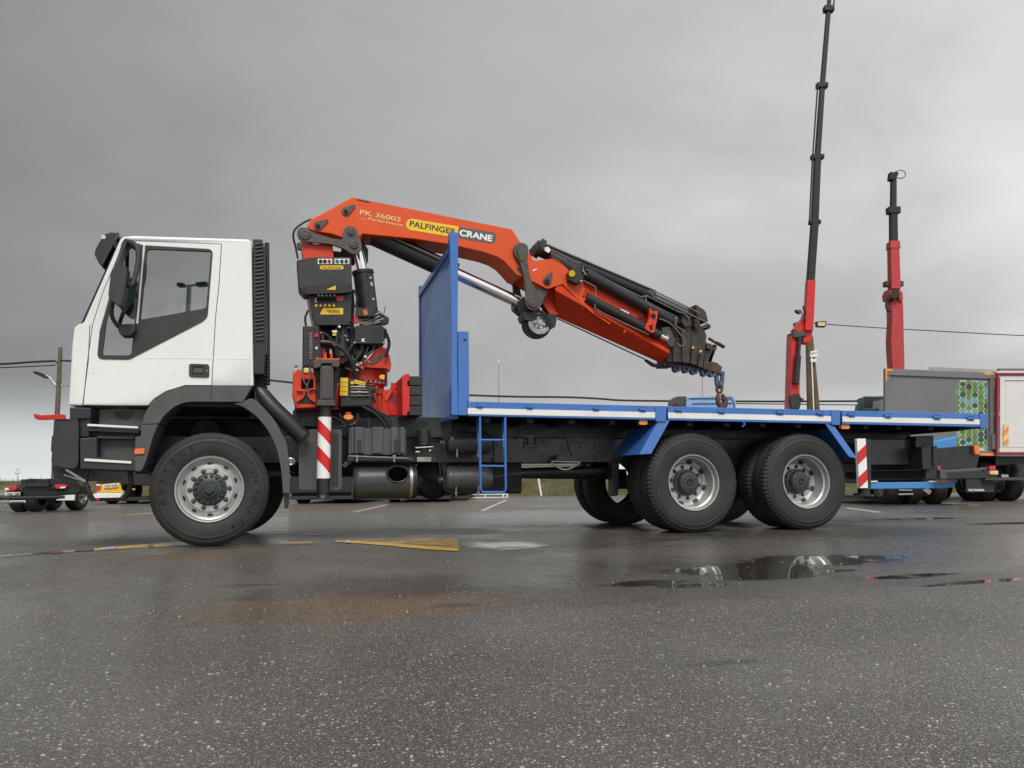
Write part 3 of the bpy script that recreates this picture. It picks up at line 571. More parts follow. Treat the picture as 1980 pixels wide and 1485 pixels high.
# ladder hung from the bed
lad = MB(); l0, l1 = [P(928, 803, .0), P(928.6, 900, .0), P(929, 944, .0), P(932, 951.5, .0)], [P(976.5, 804, .0), P(977.3, 900, .0), P(978, 944, .0), P(975.5, 952, .0)]
T.part('ladder_rail', MB().tube(l0+list(reversed(l1)), .013, 8), BLUE)
for y0 in (850.5, 900.8): T.part('rung', MB().cyl(P(928.5, y0, .0), P(977.3, y0+.6, .0), .011, n=8), BLUE)
for a, b in (((922.5, 812), (929, 900)), ((971.5, 815), (977, 898))): T.part('ladder_stay', MB().cyl(P(*a, .22), P(*b, .01), .012, n=8), BLUE)
# ---- flatbed
def zb(px, py): return P(px, py, 0).z
BX0, BX1 = P(903, 790, 0).x, P(1896, 810, 0).x
def bedline(pl, pr, t): return (Vector(P(*pl, 0))*(1-t)+Vector(P(*pr, 0))*t)
top0, top1 = P(903, 776.5, 0), P(1909, 800.5, 0); s0, s1 = P(903, 789.3, 0), P(1896, 811.5, 0); e0, e1 = P(903, 800.8, 0), P(1896, 821, 0); u0, u1 = P(903, 804.5, 0), P(1896, 826, 0)
def ln(a, b, x): t = (x-a.x)/(b.x-a.x); return a.z*(1-t)+b.z*t
BY1 = 2.42
def strip(x0, x1, ya, yb, za, zb_): # sloping slab following the bed
    return MB().loft([[(x, ya, ln(*za, x)), (x, yb, ln(*za, x)), (x, yb, ln(*zb_, x)), (x, ya, ln(*zb_, x))] for x in (x0, x1)])
TP, ST, EN, UN = (top0, top1), (s0, s1), (e0, e1), (u0, u1)
posts = [(1266, 1289.5, 784.5, 816), (1606, 1625.5, 792.5, 822.5), (1894, 1910, 800, 829)]
edges = [BX0]+[v for a, b, _, _ in posts for v in (P(a, 800, 0).x, P(b, 800, 0).x)]
BED = T.part('flatbed', MB().loft([[(x, .05, ln(*TP, x)-.03), (x, BY1-.05, ln(*TP, x)-.03), (x, BY1-.05, ln(*EN, x)+.03), (x, .05, ln(*EN, x)+.03)] for x in (BX0, BX1+.06)]), DARK)
for i in range(3):
    a, b = edges[2*i]+.003, edges[2*i+1]-.003
    for ya, yb, ys, ye in ((-.02, .05, -.024, -.018), (BY1-.05, BY1+.02, BY1+.018, BY1+.024)):
        T.part('side_rail', strip(a, b, ya, yb, TP, UN), BLUE, BED, bev=.006)
        T.part('aluminium_stripe', strip(a, b-.004, ys, ye, ST, EN), STRIPE, BED)
for i, (a, b, c, d) in enumerate(posts):
    q_ = X([(a, c), (b, c+.4), (b-1.5, d), (a+2.5, d-.6)], -.03) if i < 2 else X([(a, c), (b, c+.4), (b, d), (a+2, d-.6)], -.03)
    T.part('stake_pocket', MB().prism(q_, -.032, .06), BLUE, BED, bev=.008)
    T.part('stake_pocket', MB().prism(q_, BY1-.05, BY1+.04), BLUE, BED, bev=.008)
xe = P(1909, 812, 0).x
T.part('rear_bar', MB().box(xe-.06, xe-.005, .062, BY1-.06, ln(*UN, xe)-.01, ln(*TP, xe)-.004), BLUE, BED, bev=.006)
for i in range(14):
    x = BX0+.2+i*.47
    if x < BX1: T.part('cross_bearer', MB().box(x, x+.07, .07, BY1-.07, ln(*EN, x)-.075, ln(*EN, x)+.028), DARK, BED)
for i in range(10): T.part('floor_plank', MB().loft([[(x, .06+i*.23, ln(*TP, x)-.028), (x, .06+i*.23+.225, ln(*TP, x)-.028), (x, .06+i*.23+.225, ln(*TP, x)-.012), (x, .06+i*.23, ln(*TP, x)-.012)] for x in (BX0+.01, BX1)]), WOOD, BED)
for px, py in ((927.5, 785), (1024, 787), (1152, 790), (1242, 792), (1311.5, 793), (1394, 796), (1507, 798), (1585, 800), (1645, 802), (1715, 804), (1810, 807), (1875, 809)):
    h_ = T.part('hinge', MB().cyl(P(px-5.5, py, -.032), P(px+5.5, py+.2, -.032), .018, n=10).box(P(px-5, py, 0).x, P(px+5, py, 0).x, -.03, -.018, P(px, py+5, -.03).z, P(px, py, -.03).z), BLUE, BED)
    T.part('hinge_slot', MB().box(P(px-5.5, py, 0).x, P(px+5.5, py, 0).x, -.0235, -.018, P(px, py-1.5, -.03).z, P(px, py-4, -.03).z), INK, BED)
for px, py in ((1243.5, 817), (1634, 825)):
    l_ = T.part('side_marker', MB().prism(rounded(X([(px-8, py-4.5), (px+8, py-4), (px+8, py+4.5), (px-8, py+4.5)], .02), .02), .01, .06), AMBER, bev=.012)
    T.part('marker_bracket', MB().prism(X([(px-5, py-10), (px+5, py-10), (px+5, py-3), (px-5, py-3)], .03), .03, .045), BLACK)
T.part('rope_hook', MB().tube(smooth_path([P(1434, 815, .01), P(1439, 818, -.01), P(1439, 822, -.01), P(1435, 825, .0)], 4), .010, 8), BLUE)
# headboard
hx0, hx1 = P(869.2, 448, 0).x, P(886, 448, 0).x
pz0, pz1 = P(873, 803, 0).z, P(868, 448, 0).z
def quadpost(a0, a1, zt, b0, b1, zb__, ya, yb): return MB().prism([(a0, zt), (a1, zt-.005), (b1, zb__), (b0, zb__)], ya, yb)
HB = T.part('headboard', MB().prism([(P(878, 0, 0).x-.005, 0)]*0 + [(P(873, 460, 0).x+.03, pz1-.17), (P(873, 460, 0).x+.055, pz1-.17), (P(876, 800, 0).x+.055, pz0+.02), (P(876, 800, 0).x+.03, pz0+.02)], .085, 2.36), BLUEP)
for ya, yb in ((-.022, .08), (2.365, 2.44)):
    T.part('headboard_post', MB().prism(X([(869.2, 448.3), (872, 446.5), (886.4, 450), (884.5, 700), (886, 803.5), (873, 802.5), (872.5, 660)], -.02) if ya < 0 else X([(876, 449), (886.4, 450), (884.5, 700), (886, 803.5), (879, 802.5)], -.02), ya, yb), BLUE, HB, bev=.008)
    T.part('corner_stake', MB().prism(X([(885.2, 640.5), (906, 641), (906.5, 655), (907.5, 776), (903.5, 776), (903.5, 803.4), (885.8, 803)], -.02), ya-.003, yb-.02), BLUE, HB, bev=.008)
T.part('headboard_top_rail', MB().box(P(871, 460, 0).x+.01, P(871, 460, 0).x+.07, .083, 2.362, pz1-.17, pz1-.10), BLUE, HB, bev=.006)
T.part('headboard_foot', MB().box(P(873, 800, 0).x+.01, P(873, 800, 0).x+.09, .083, 2.362, pz0-.03, pz0+.02), BLUE, HB, bev=.006)
T.part('stake_bolt_hole', MB().cyl(P(898, 658, -.026), P(898, 658, -.01), .018, n=12), INK, HB)
# mudguards over the rear wheels
g0 = [P(1294, 813, 0), P(1271.5, 815.5, 0), P(1230.5, 879, 0), P(1254.5, 877.5, 0)]
T.part('mudguard_edge', MB().loft([[(p.x, y_+d_, p.z) for p, y_ in zip(g0, (0, 0, -.05, -.05))] for d_ in (-.012, 0)]), BLUE, bev=0)
T.part('mudguard_panel', MB().loft([[(g0[1].x, .002, g0[1].z), (g0[1].x+.012, .002, g0[1].z), (g0[2].x+.012, .002, g0[2].z), (g0[2].x, .002, g0[2].z)], [(g0[1].x-.01, .66, g0[1].z), (g0[1].x+.002, .66, g0[1].z), (g0[2].x+.002, .66, g0[2].z), (g0[2].x-.01, .66, g0[2].z)]]), BLUE)
g1 = [P(1593, 817.5, 0), P(1613.5, 826, 0), P(1652.5, 886.5, 0), P(1637, 883, 0)]
T.part('mudguard_edge', MB().loft([[(p.x, y_+d_, p.z) for p, y_ in zip(g1, (0, 0, -.03, -.03))] for d_ in (-.012, 0)]), BLUE)
T.part('mudguard_panel', MB().loft([[(g1[1].x, .002, g1[1].z), (g1[1].x+.01, .002, g1[1].z), (g1[2].x+.01, .002, g1[2].z), (g1[2].x, .002, g1[2].z)], [(g1[1].x, .66, g1[1].z), (g1[1].x+.01, .66, g1[1].z), (g1[2].x+.01, .66, g1[2].z), (g1[2].x, .66, g1[2].z)]]), BLUE)
# tail of the chassis
SB = T.part('striped_marker_board', MB().prism(X([(1656.8, 848), (1673.8, 848), (1678.3, 943.5), (1661.5, 943.8)], .02), .02, .06), WLAB)
sb = [Vector((p[0], 0, p[1])) for p in X([(1656.8, 848), (1673.8, 848), (1678.3, 943.5), (1661.5, 943.8)], .016)]
def stripes(name, quad, bands, y0, y1, parent):
    for a0, a1, b0, b1 in bands:
        lp = lambda u, v: (quad[0]*(1-u)+quad[1]*u)*(1-v)+(quad[3]*(1-u)+quad[2]*u)*v
        q_ = [lp(0, a0), lp(1, b0), lp(1, b1), lp(0, a1)]; T.part(name, MB().prism([(p.x, p.z) for p in q_], y0, y1), REDST, parent)
stripes('red_stripe', sb, [(.285, .525, .125, .36), (.78, 1.0, .62, .84)], .015, .019, SB)
T.part('stabiliser_foot', MB().cyl(P(1670, 943, .12), P(1670, 957, .12), .07).cyl(P(1670, 955, .12), P(1670, 959, .12), .12), BLACK)
T.part('stabiliser_leg', MB().cyl(P(1672, 850, .12), P(1671, 943, .12), .075), BLACK)
T.part('spare_carrier', MB().prism(X([(1683, 849), (1780, 849), (1793, 858), (1793, 898), (1683, 898)], .4), .42, .60), CHASSIS, bev=.01)
T.part('rear_bracket', MB().prism(X([(1773, 843), (1808, 842), (1808, 866), (1773, 865)], .3), .32, .5), BLACK, bev=.008)
T.part('rear_cross_member', MB().prism(X([(1786, 864), (1806, 862), (1806, 908), (1788, 908)], .15), .18, 2.35), BLACK, bev=.01)
T.part('tail_lamp_box', MB().prism(X([(1806, 863), (1814, 862), (1814, 900), (1806, 900)], .15), .16, 2.3), BLACK, bev=.01)
xq = P(1890, 900, 2.1).x
T.part('side_marker', MB().prism(X([(1882, 861), (1891, 861), (1893, 878.5), (1884, 879)], 2.16), 2.14, 2.19), ORANGE, bev=.006)
T.part('tail_panel', MB().prism(X([(1800, 868), (1886, 860), (1888, 879), (1882, 905), (1800, 908)], 2.26), 2.2, 2.3), BLACK)
T.part('underrun_bar', MB().box(P(1814, 910, .25).x, P(1814, 910, .25).x+.10, .22, 2.28, P(1814, 926.5, .25).z, P(1814, 908, .25).z), GREY, bev=.012)
for ya, yb in ((.22, .32), (2.0, 2.1)): T.part('underrun_post', MB().prism(X([(1793, 886), (1814, 888), (1814, 927), (1793, 926)], .2), ya, yb), PLASTIC, bev=.01)
T.part('tail_lamp', MB().prism(X([(1813, 901), (1819, 901), (1819, 911), (1813, 911)], .26), .26, .5), REDL, bev=.006)
# ================================================================== LOADER CRANE (parts of the truck)
YB0, YB1 = 1.03, 1.47
def pr(name, pts, y0, y1, m, parent=None, bev=.006, at=None, holes_=(), r=0):
    q_ = X(pts, y0 if at is None else at)
    if r: q_ = rounded(q_, r)
    return T.part(name, MB().prism(q_, y0, y1, [X(h, y0 if at is None else at) for h in holes_]), m, parent, bev=bev)
def pin(px, py, y, r, m=IRON, parent=None, name='pin'):
    k = pxm(px, py, y); return T.part(name, MB().lathe([(0, -.016), (r*k*.35, -.016), (r*k*.4, -.010), (r*k*.62, -.010), (r*k*.68, -.016), (r*k*.9, -.014), (r*k, -.006), (r*k, .03)], P(px, py, y), (0, 1, 0), 24), m, parent)
BOOM = pr('main_boom', [(680.4, 381), (990.9, 443.6), (1007.5, 469.7), (1031, 503), (1029, 520), (1020, 531), (1008, 535), (998, 531), (985, 516), (974, 505), (960, 496), (940, 489), (871, 473), (800, 462), (728, 455), (702, 452.5), (690, 462), (661, 459), (640, 452), (612, 448), (597, 443), (593.5, 437), (600.6, 424.5)], YB0, YB1, RED, bev=.012)
pr('boom_edge_plate', [(690, 384.5), (716, 390), (712, 391.5), (690, 387)], YB0-.004, YB0, INK, BOOM, 0)
for c_, tip in (((669, 409), (684, 399)), ((615, 437), (632, 427))):
    k = X([c_], YB0)[0]; t_ = X([tip], YB0)[0]; r_ = 8.5*pxm(*c_, YB0)
    pl = T.part('locking_plate', MB().prism(hull2(k, r_, t_, r_*.35), YB0-.02, YB0), IRON, BOOM, bev=.003); pin(c_[0], c_[1], YB0-.022, 4, DARK, pl, 'bolt')
# decals on the boom
ya = YB0-.003
lettering(T, 'PK 36002', (695.5, 414), (774.7, 429), ya-.001, 9.2, GOLD, BOOM, .012)
lettering(T, 'Performance', (711.5, 425.2), (778.5, 438.3), ya-.001, 6.2, GOLD, BOOM, .006, .15)
pr('print_line', [(696, 422), (703, 423.3), (710, 426), (696, 422.8)], ya, YB0-.0005, GOLD, BOOM, 0)
def slug(xa, ya_, xb, yb_, h, rl, rr):                    # pill outline between two centre-line ends
    d = Vector((xb-xa, yb_-ya_)).normalized(); n_ = Vector((-d.y, d.x)); pts = []
    def cap(c, s, rnd):
        if rnd:
            return [(c.x+(n_.x*math.cos(a)+d.x*s*math.sin(a))*h/2*(1 if s > 0 else 1), c.y+(n_.y*math.cos(a)+d.y*s*math.sin(a))*h/2) for a in [math.pi*i/10 for i in range(11)]]
        return [(c.x+n_.x*h/2, c.y+n_.y*h/2), (c.x-n_.x*h/2, c.y-n_.y*h/2)]
    L_ = cap(Vector((xa, ya_)), -1, rl); R_ = cap(Vector((xb, yb_)), 1, rr); return L_+list(reversed(R_))
pr('logo_plate', slug(796, 434, 885.5, 448.8, 22, 1, 0), ya, YB0-.0005, YELLOW, BOOM, 0)
pr('logo_plate', slug(886, 448.9, 949, 459.4, 22, 0, 1), ya, YB0-.0005, DGREY, BOOM, 0)
lettering(T, 'PALFINGER', (791.5, 437.2), (881, 453.6), ya-.002, 11.2, INK, BOOM, .018)
lettering(T, 'CRANE', (888, 454.8), (951.5, 466.8), ya-.002, 11.6, WLAB, BOOM, .035)
# column
COL = pr('column', [(583, 471), (643, 472), (646, 500), (648, 560), (650, 640), (664, 700), (620, 700), (617, 640), (606, 628), (593.5, 566)], 1.05, 1.45, RED2, bev=.012)
LINK = T.part('link_arm', MB().prism([(p[0], p[1]) for p in rounded(X([(574, 446), (580, 440), (590, 440), (604, 449), (640, 461), (664, 464), (662, 452), (666, 441), (676, 436.5), (688, 441), (694, 455), (700, 474), (698, 486), (690, 492), (680, 491), (668, 482), (640, 472), (600, 468), (584, 467), (575, 458)], .99), .05)], .985, 1.03), IRON, bev=.01, seg=3)
T.part('link_arm', MB().prism(X([(574, 446), (590, 440), (640, 461), (664, 464), (666, 441), (688, 441), (700, 474), (690, 492), (668, 482), (600, 468), (575, 458)], .99), 1.47, 1.52), IRON, bev=.01)
pin(590, 454, .985, 11, IRON, LINK); pin(684, 473, .985, 9, IRON, LINK); pin(679, 449.5, .985, 7, IRON, LINK)
pr('knee_plate', [(694, 462), (704, 470), (712, 482), (712, 505), (704, 514), (696, 500)], 1.3, 1.40, BLACK)
# hoses at the top of the column
mb = MB()
for o_ in (0, .03): mb.tube(smooth_path([P(602, 424, 1.1+o_), P(588, 430, 1.1+o_), P(571, 443, 1.1+o_), P(567, 458, 1.12+o_), P(571, 475, 1.15+o_), P(576, 500, 1.15+o_)], 4), .012, 6)
T.part('hose', mb, HOSE)
# control console
CON = pr('control_console', [(573.5, 503), (600, 497), (679.5, 497), (681, 562), (640, 564), (588.5, 568.5), (577.5, 556)], .74, 1.04, PLASTIC, bev=.012)
pr('console_visor', [(588, 553), (681, 548), (681.5, 564), (660, 567), (590, 569)], .72, .74, INK, CON, .003)
for a, b in ((614.5, 642.2), (647, 675.2)): pr('button_plate', [(a, 500.4), (b, 500.4), (b, 510.4), (a, 510.4)], .736, .7395, WLAB, CON, 0)
for px, m_ in ((620, INK), (628, INK), (636.5, REDB), (652, GREENB), (661, IRON), (669.5, IRON)):
    T.part('push_button', MB().cyl(P(px, 505, .722), P(px, 505, .738), .020, n=14), m_, CON)
pr('logo_plate', slug(622, 517.2, 660.5, 517.2, 7.4, 1, 1), .736, .7395, YELLOW, CON, 0)
lettering(T, 'PALFINGER', (622, 519.8), (661, 519.8), .735, 4.6, INK, CON, .02)
PAN = pr('lever_panel', [(597, 566), (681, 564), (679.5, 622), (674, 628), (612, 628.5), (606, 620)], .80, 1.04, BLACK, bev=.01)
pr('lever_recess', [(612, 570), (664, 570), (664, 582), (612, 582)], .79, .80, DARK, PAN, 0)
for i, px in enumerate((616, 623, 631, 639, 647)): T.part('control_lever', MB().cyl(P(px, 574, .70), P(px+1, 578, .8), .006, n=6).lathe([(0, -.02), (.016, -.014), (.02, 0), (.016, .014), (0, .02)], P(px, 573, .70), (0, 1, 0), 12), INK, PAN)
pr('red_backing', [(648, 573), (664, 572), (664, 582), (652, 582)], .788, .79, REDB, PAN, 0)
pr('warning_triangle', [(649, 552), (649, 560.5), (631, 560)], .716, .7195, YELLOW, CON, 0)
pr('warning_label', [(624, 596), (663.5, 595.5), (663.5, 608), (618.5, 608)], .7955, .7995, YELLOW, PAN, 0)
mb = MB()
for i in range(3): mb.box(P(630+3*i, 600, .79).x, P(657, 600, .79).x, .7945, .7953, P(640, 600.2+i*2.4, .79).z, P(640, 599+i*2.4, .79).z)
T.part('label_print', mb, INK, PAN)['kind'] = 'stuff'
for px in (611.5, 620, 628.5, 637, 645.5): pr('symbol_sticker', [(px-2.2, 588.5), (px+2.2, 588.5), (px+2.2, 593), (px-2.2, 593)], .7955, .7995, YELLOW, PAN, 0)
pr('symbol_sticker', [(609, 576), (614, 576), (614, 584), (609, 584)], .7955, .7995, WLAB, PAN, 0)
# lift cylinder and electronics
LC = T.part('lift_cylinder', MB().cyl(P(702, 527, 1.2), P(716, 640, 1.2), .118, n=28).cyl(P(701.4, 524, 1.2), P(702.3, 531, 1.2), .128, n=28), BLACK, bev=.006)
T.part('piston_rod', MB().cyl(P(691, 480, 1.2), P(702, 528, 1.2), .062, n=20), CHROME, LC)
pr('cylinder_bracket', [(711, 529), (719, 531), (729, 594), (722, 602), (714, 600)], 1.08, 1.12, BLACK, LC, .004)
for px, py in ((716.5, 537), (718, 547), (719, 551), (722, 578)): T.part('bolt_head', MB().cyl(P(px, py, 1.07), P(px, py, 1.085), .012, n=8), WLAB, LC)
E1 = pr('electronics_box', [(688.5, 595), (725, 595.5), (725, 612), (688, 612)], .85, 1.0, BLACK, bev=.006)
lettering(T, 'S', (702.5, 608), (711, 608), .848, 9, ORANGE, E1, .05)
pr('connector_strip', [(684, 608), (692, 606), (692, 625), (684, 625)], .86, .9, REDB, E1, .003)
E2 = pr('electronics_box', [(686, 629), (743, 629), (744, 665), (685, 664.5)], .80, 1.0, BLACK, bev=.008)
lettering(T, 'K', (699.5, 660.5), (707, 660.5), .798, 6, WLAB, E2, .05)
for px, py in ((686.5, 631), (741, 631), (686, 662), (741.5, 662)): T.part('screw', MB().cyl(P(px, py, .79), P(px, py, .80), .008, n=8), WLAB, E2)
pr('side_connector', [(744, 634), (748, 636), (748, 652), (744, 652)], .84, .95, BLACK, E2)
pr('antenna_bracket', [(723, 600), (737, 602), (737, 606), (752, 614), (752, 624), (740, 628), (724, 626)], .95, 1.05, BLACK)
T.part('aerial', MB().cyl(P(741, 614, .95), P(745, 592, .95), .005, n=6), WIRE)
mb = MB()
for pts in ([(686, 629), (684, 645), (682, 660)], [(690, 612), (696, 618), (712, 616), (730, 606), (740, 604)], [(688, 615), (700, 622), (716, 620), (734, 611)], [(690, 618), (702, 624), (722, 622), (742, 616)], [(690, 622), (704, 627), (720, 626), (735, 622)], [(684, 682), (681, 690), (690, 700), (700, 706)], [(700, 668), (697, 678), (690, 684)], [(712, 670), (708, 684), (702, 695)], [(735, 668), (732, 682), (720, 690), (706, 696)], [(690, 676), (702, 690), (704, 704)], [(712, 655), (720, 668), (726, 672)]):
    mb.tube(smooth_path([P(a, b, .92) for a, b in pts], 4), .007, 6)
T.part('pale_cable', mb, CABLE)
mb = MB()
for pts in ([(620, 665), (640, 668), (662, 678), (680, 702), (692, 730)], [(622, 668), (642, 672), (660, 684), (676, 706), (688, 732)], [(676, 628), (682, 650), (680, 668), (690, 690)], [(668, 628), (672, 650), (684, 672)], [(650, 630), (652, 648), (648, 664)], [(680, 560), (683, 590), (681, 625), (686, 640)], [(698, 668), (704, 680), (700, 700)]):
    mb.tube(smooth_path([P(a, b, .88) for a, b in pts], 4), .018, 8)
T.part('hydraulic_hose', mb, HOSE)
# slewing base
sx = P(704, 720, 1.25).x; sr = 47*pxm(704, 720, .9)
z_ = lambda y: P(704, y, .92).z
SL = T.part('slewing_ring', MB().lathe([(0, z_(734)), (sr*.9, z_(734)), (sr, z_(733)), (sr, z_(712)), (sr*.9, z_(710)), (0, z_(710))], (sx, 1.25, 0), (0, 0, 1), 48), RED2, bev=0)
T.part('slewing_base', MB().lathe([(0, z_(752)), (sr*.82, z_(752)), (sr*.86, z_(742)), (sr*.96, z_(737)), (0, z_(736))], (sx, 1.25, 0), (0, 0, 1), 48), RED2)
mb = MB()
for i in range(28):
    t = 2*math.pi*i/28
    for zz_, h_ in ((z_(710), .03), (z_(737.5), .025)): mb.cyl((sx+sr*.93*math.cos(t), 1.25+sr*.93*math.sin(t), zz_-.004), (sx+sr*.93*math.cos(t), 1.25+sr*.93*math.sin(t), zz_+h_), .022, n=8)
T.part('ring_bolt', mb, GALV, SL)['kind'] = 'stuff'
pr('column_gusset', [(686, 711), (700, 704), (714, 692), (726, 676), (736, 671), (746, 675), (752, 688), (756, 706), (753, 720), (745, 713)], .90, 1.0, RED2, at=.95)
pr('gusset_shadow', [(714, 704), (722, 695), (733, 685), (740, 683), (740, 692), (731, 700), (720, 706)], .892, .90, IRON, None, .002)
pr('hydraulic_motor', [(646, 641), (668, 641), (672, 668), (676, 680), (670, 705), (648, 705), (645, 680)], .86, 1.0, BLACK, bev=.03)
T.part('motor_cap', MB().cyl(P(663, 655, .9), P(663, 630, .9), .05, .04, 16).cyl(P(661, 690, .9), P(663, 655, .9), .085, .07, 18), BLACK)
pr('white_tag', [(642, 639), (650, 638), (654, 641), (648, 644), (642, 642)], .845, .85, WLAB, None, 0)
pr('white_tag', [(636, 655), (639, 655), (642, 685), (638, 685)], .88, .89, WLAB, None, 0)
pr('yellow_tag', [(643, 645), (651, 645), (650, 649), (643, 649)], .845, .85, YELLOW, None, 0)
pr('yellow_tag', [(733, 727), (738, 724), (744, 725), (743, 734), (735, 732)], .85, .855, YELLOW, None, 0)
# the dense plumbing round the foot of the column
pr('pump_block', [(668, 634), (690, 632), (693, 668), (690, 704), (672, 706), (667, 680)], .96, 1.1, BLACK, bev=.02)
pr('manifold', [(690, 662), (742, 664), (740, 672), (722, 674), (708, 688), (694, 700), (686, 690)], 1.0, 1.16, DARK, bev=.02)
pr('column_shroud', [(624, 630), (668, 630), (674, 716), (664, 738), (614, 738), (618, 690)], 1.02, 1.2, DARK, bev=.02)
pr('base_frame', [(640, 778), (730, 776), (732, 806), (640, 806)], .70, 1.0, DARK)
for pts, r_ in (([(618, 662), (640, 664), (662, 676), (680, 700), (690, 734)], .030), ([(612, 650), (622, 644), (634, 650), (646, 664), (652, 690)], .016), ([(690, 640), (686, 660), (676, 676), (668, 700)], .020), ([(700, 664), (699, 680), (690, 694), (682, 710)], .018), ([(722, 664), (722, 676), (712, 686), (700, 700)], .014), ([(745, 640), (752, 660), (750, 676), (744, 690)], .018), ([(655, 640), (660, 660), (668, 672), (676, 690)], .016), ([(604, 640), (612, 638), (620, 648), (622, 664)], .014), ([(642, 660), (650, 672), (656, 690), (654, 706)], .018), ([(668, 712), (684, 720), (694, 740), (700, 760)], .016), ([(596, 600), (590, 615), (592, 630)], .012), ([(683, 560), (690, 575), (688, 595)], .012), ([(672, 770), (690, 776), (700, 790), (716, 800)], .018), ([(654, 772), (664, 786), (682, 792), (704, 806)], .016), ([(706, 748), (722, 744), (732, 752)], .010), ([(700, 757), (718, 756), (732, 762)], .010)):
    T.part('hydraulic_hose', MB().tube(smooth_path([P(a, b, .84) for a, b in pts], 4), r_, 8), HOSE)
for px, py, m_ in ((668, 650, STEEL), (671, 658, STEEL), (656, 632, WLAB), (646, 668, IRON), (690, 716, GALV), (700, 712, STEEL), (706, 690, WLAB), (713, 700, STEEL), (728, 750, STEEL), (716, 758, GALV), (648, 704, IRON)):
    T.part('hose_fitting', MB().cyl(P(px-2, py-1.5, .80), P(px+2, py+1.5, .80), .014, n=8), m_)
# oil cooler beside the column
OC = pr('oil_cooler', [(585.5, 630), (617, 631), (623, 700), (585, 712)], .72, .98, BLACK, bev=.01)
for i in range(17): T.part('cooler_fin', MB().beam(P(598, 644+i*3.1, .712), P(604, 644+i*3.1, .712), .012, .006), STEEL, OC)
pr('cooler_frame', [(587, 634), (597.5, 634), (597.5, 705), (586, 708)], .708, .72, PLASTIC, OC, .003)
pr('white_tag', [(609, 673), (613, 669), (614.5, 673), (612, 676)], .708, .7195, WLAB, OC, 0)
pr('red_stub', [(608, 645), (616, 645), (616, 652), (608, 652)], .70, .72, REDB, OC, .003)
pr('column_foot', [(618, 640), (626, 646), (630, 680), (632, 694), (624, 694), (619, 660)], .90, 1.05, RED2)
pr('foot_lug', [(628, 681), (631, 681), (632, 694), (626, 694)], .10, .2, RED); pr('foot_lug', [(640, 681), (643, 681), (643, 694), (639, 694)], .10, .2, RED)
pr('red_cap_plate', [(610, 691), (613, 690), (616, 692.5), (654, 693), (656, 691), (657, 696), (610, 695)], .05, .3, RED)
# near stabiliser
STB = pr('stabiliser_beam', [(566.5, 722), (574, 715), (602, 714.5), (611, 730), (611.5, 788), (573, 790), (565, 760)], .18, .55, RED2, bev=.012, holes_=[[(583, 734), (606, 733), (606, 752), (583, 752)]])
pr('beam_web', [(582, 733), (607, 732), (607, 753), (582, 753)], .30, .34, DARK, STB, 0)
for pts in ([(573, 753), (588, 753.5), (590, 762), (586, 770), (573, 778), (573, 775), (584, 767.5), (587, 761), (586, 756.5), (573, 756)], [(611, 753), (600, 753.5), (597, 757), (597, 763), (601, 770), (611, 776), (611, 779), (599, 772.5), (594, 764), (594, 757), (598, 751.5), (611, 750)]):
    pr('beam_lip', pts, .14, .22, RED2, STB, .003)
pr('beam_mouth', [(588, 757), (594, 757), (594, 764), (600, 774), (609, 780), (576, 780), (587, 768), (589, 762)], .172, .18, INK, STB, 0)
pr('rod_tip', [(567.5, 712), (577, 710), (577, 722), (567, 722)], .25, .33, GALV); pr('rod_tip', [(570, 706), (576, 706), (576, 712), (569, 712)], .25, .33, MAROON)
mb = MB()
for pts in ([(585, 708), (585, 725), (588, 738), (593, 746), (593.5, 756)], [(600, 706), (599.5, 726), (597, 738), (594, 746), (593.5, 758)]): mb.tube(smooth_path([P(a, b, .13) for a, b in pts], 4), .008, 6)
T.part('grey_hose', mb, PIPE)
T.part('brass_fittings', MB().box(P(587, 717, .2).x, P(598, 717, .2).x, .16, .24, P(590, 722, .2).z, P(590, 712, .2).z), GOLD, bev=.01)
LEG = pr('stabiliser_leg', [(619.5, 706), (645, 706), (644, 775), (618.5, 775)], .06, .30, GREY, bev=.008)
pr('leg_head', [(605, 697), (612, 694.5), (652, 695), (657, 698), (657.5, 706), (654, 710), (642, 708), (641, 703), (622, 703), (620, 709), (609, 712), (605, 708)], .04, .30, IRON, LEG, .008)
pr('leg_panel', [(623, 709), (642, 709), (640.5, 771), (621, 771)], .045, .06, IRON, LEG, .006)
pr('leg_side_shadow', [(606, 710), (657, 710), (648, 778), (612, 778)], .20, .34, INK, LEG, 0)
pr('leg_collar', [(613, 773), (648, 773.5), (648.5, 784.5), (611.5, 784.5)], .03, .32, IRON, LEG, .006)
ly, lr = .14, 12.8*pxm(627, 860, .02)
T.part('leg_tube', MB().cyl(P(628.5, 784, ly), P(624.5, 952, ly), lr, n=28).cyl(P(624.8, 940, ly), P(624.4, 956, ly), lr*.92, n=28), BLACK, LEG)
T.part('leg_foot', MB().cyl(P(624.5, 955, ly), P(624.4, 964, ly), lr*.8, lr*1.1, 24).cyl(P(624.4, 963, ly), P(624.3, 966, ly), lr*1.9, n=28), BLACK, LEG)
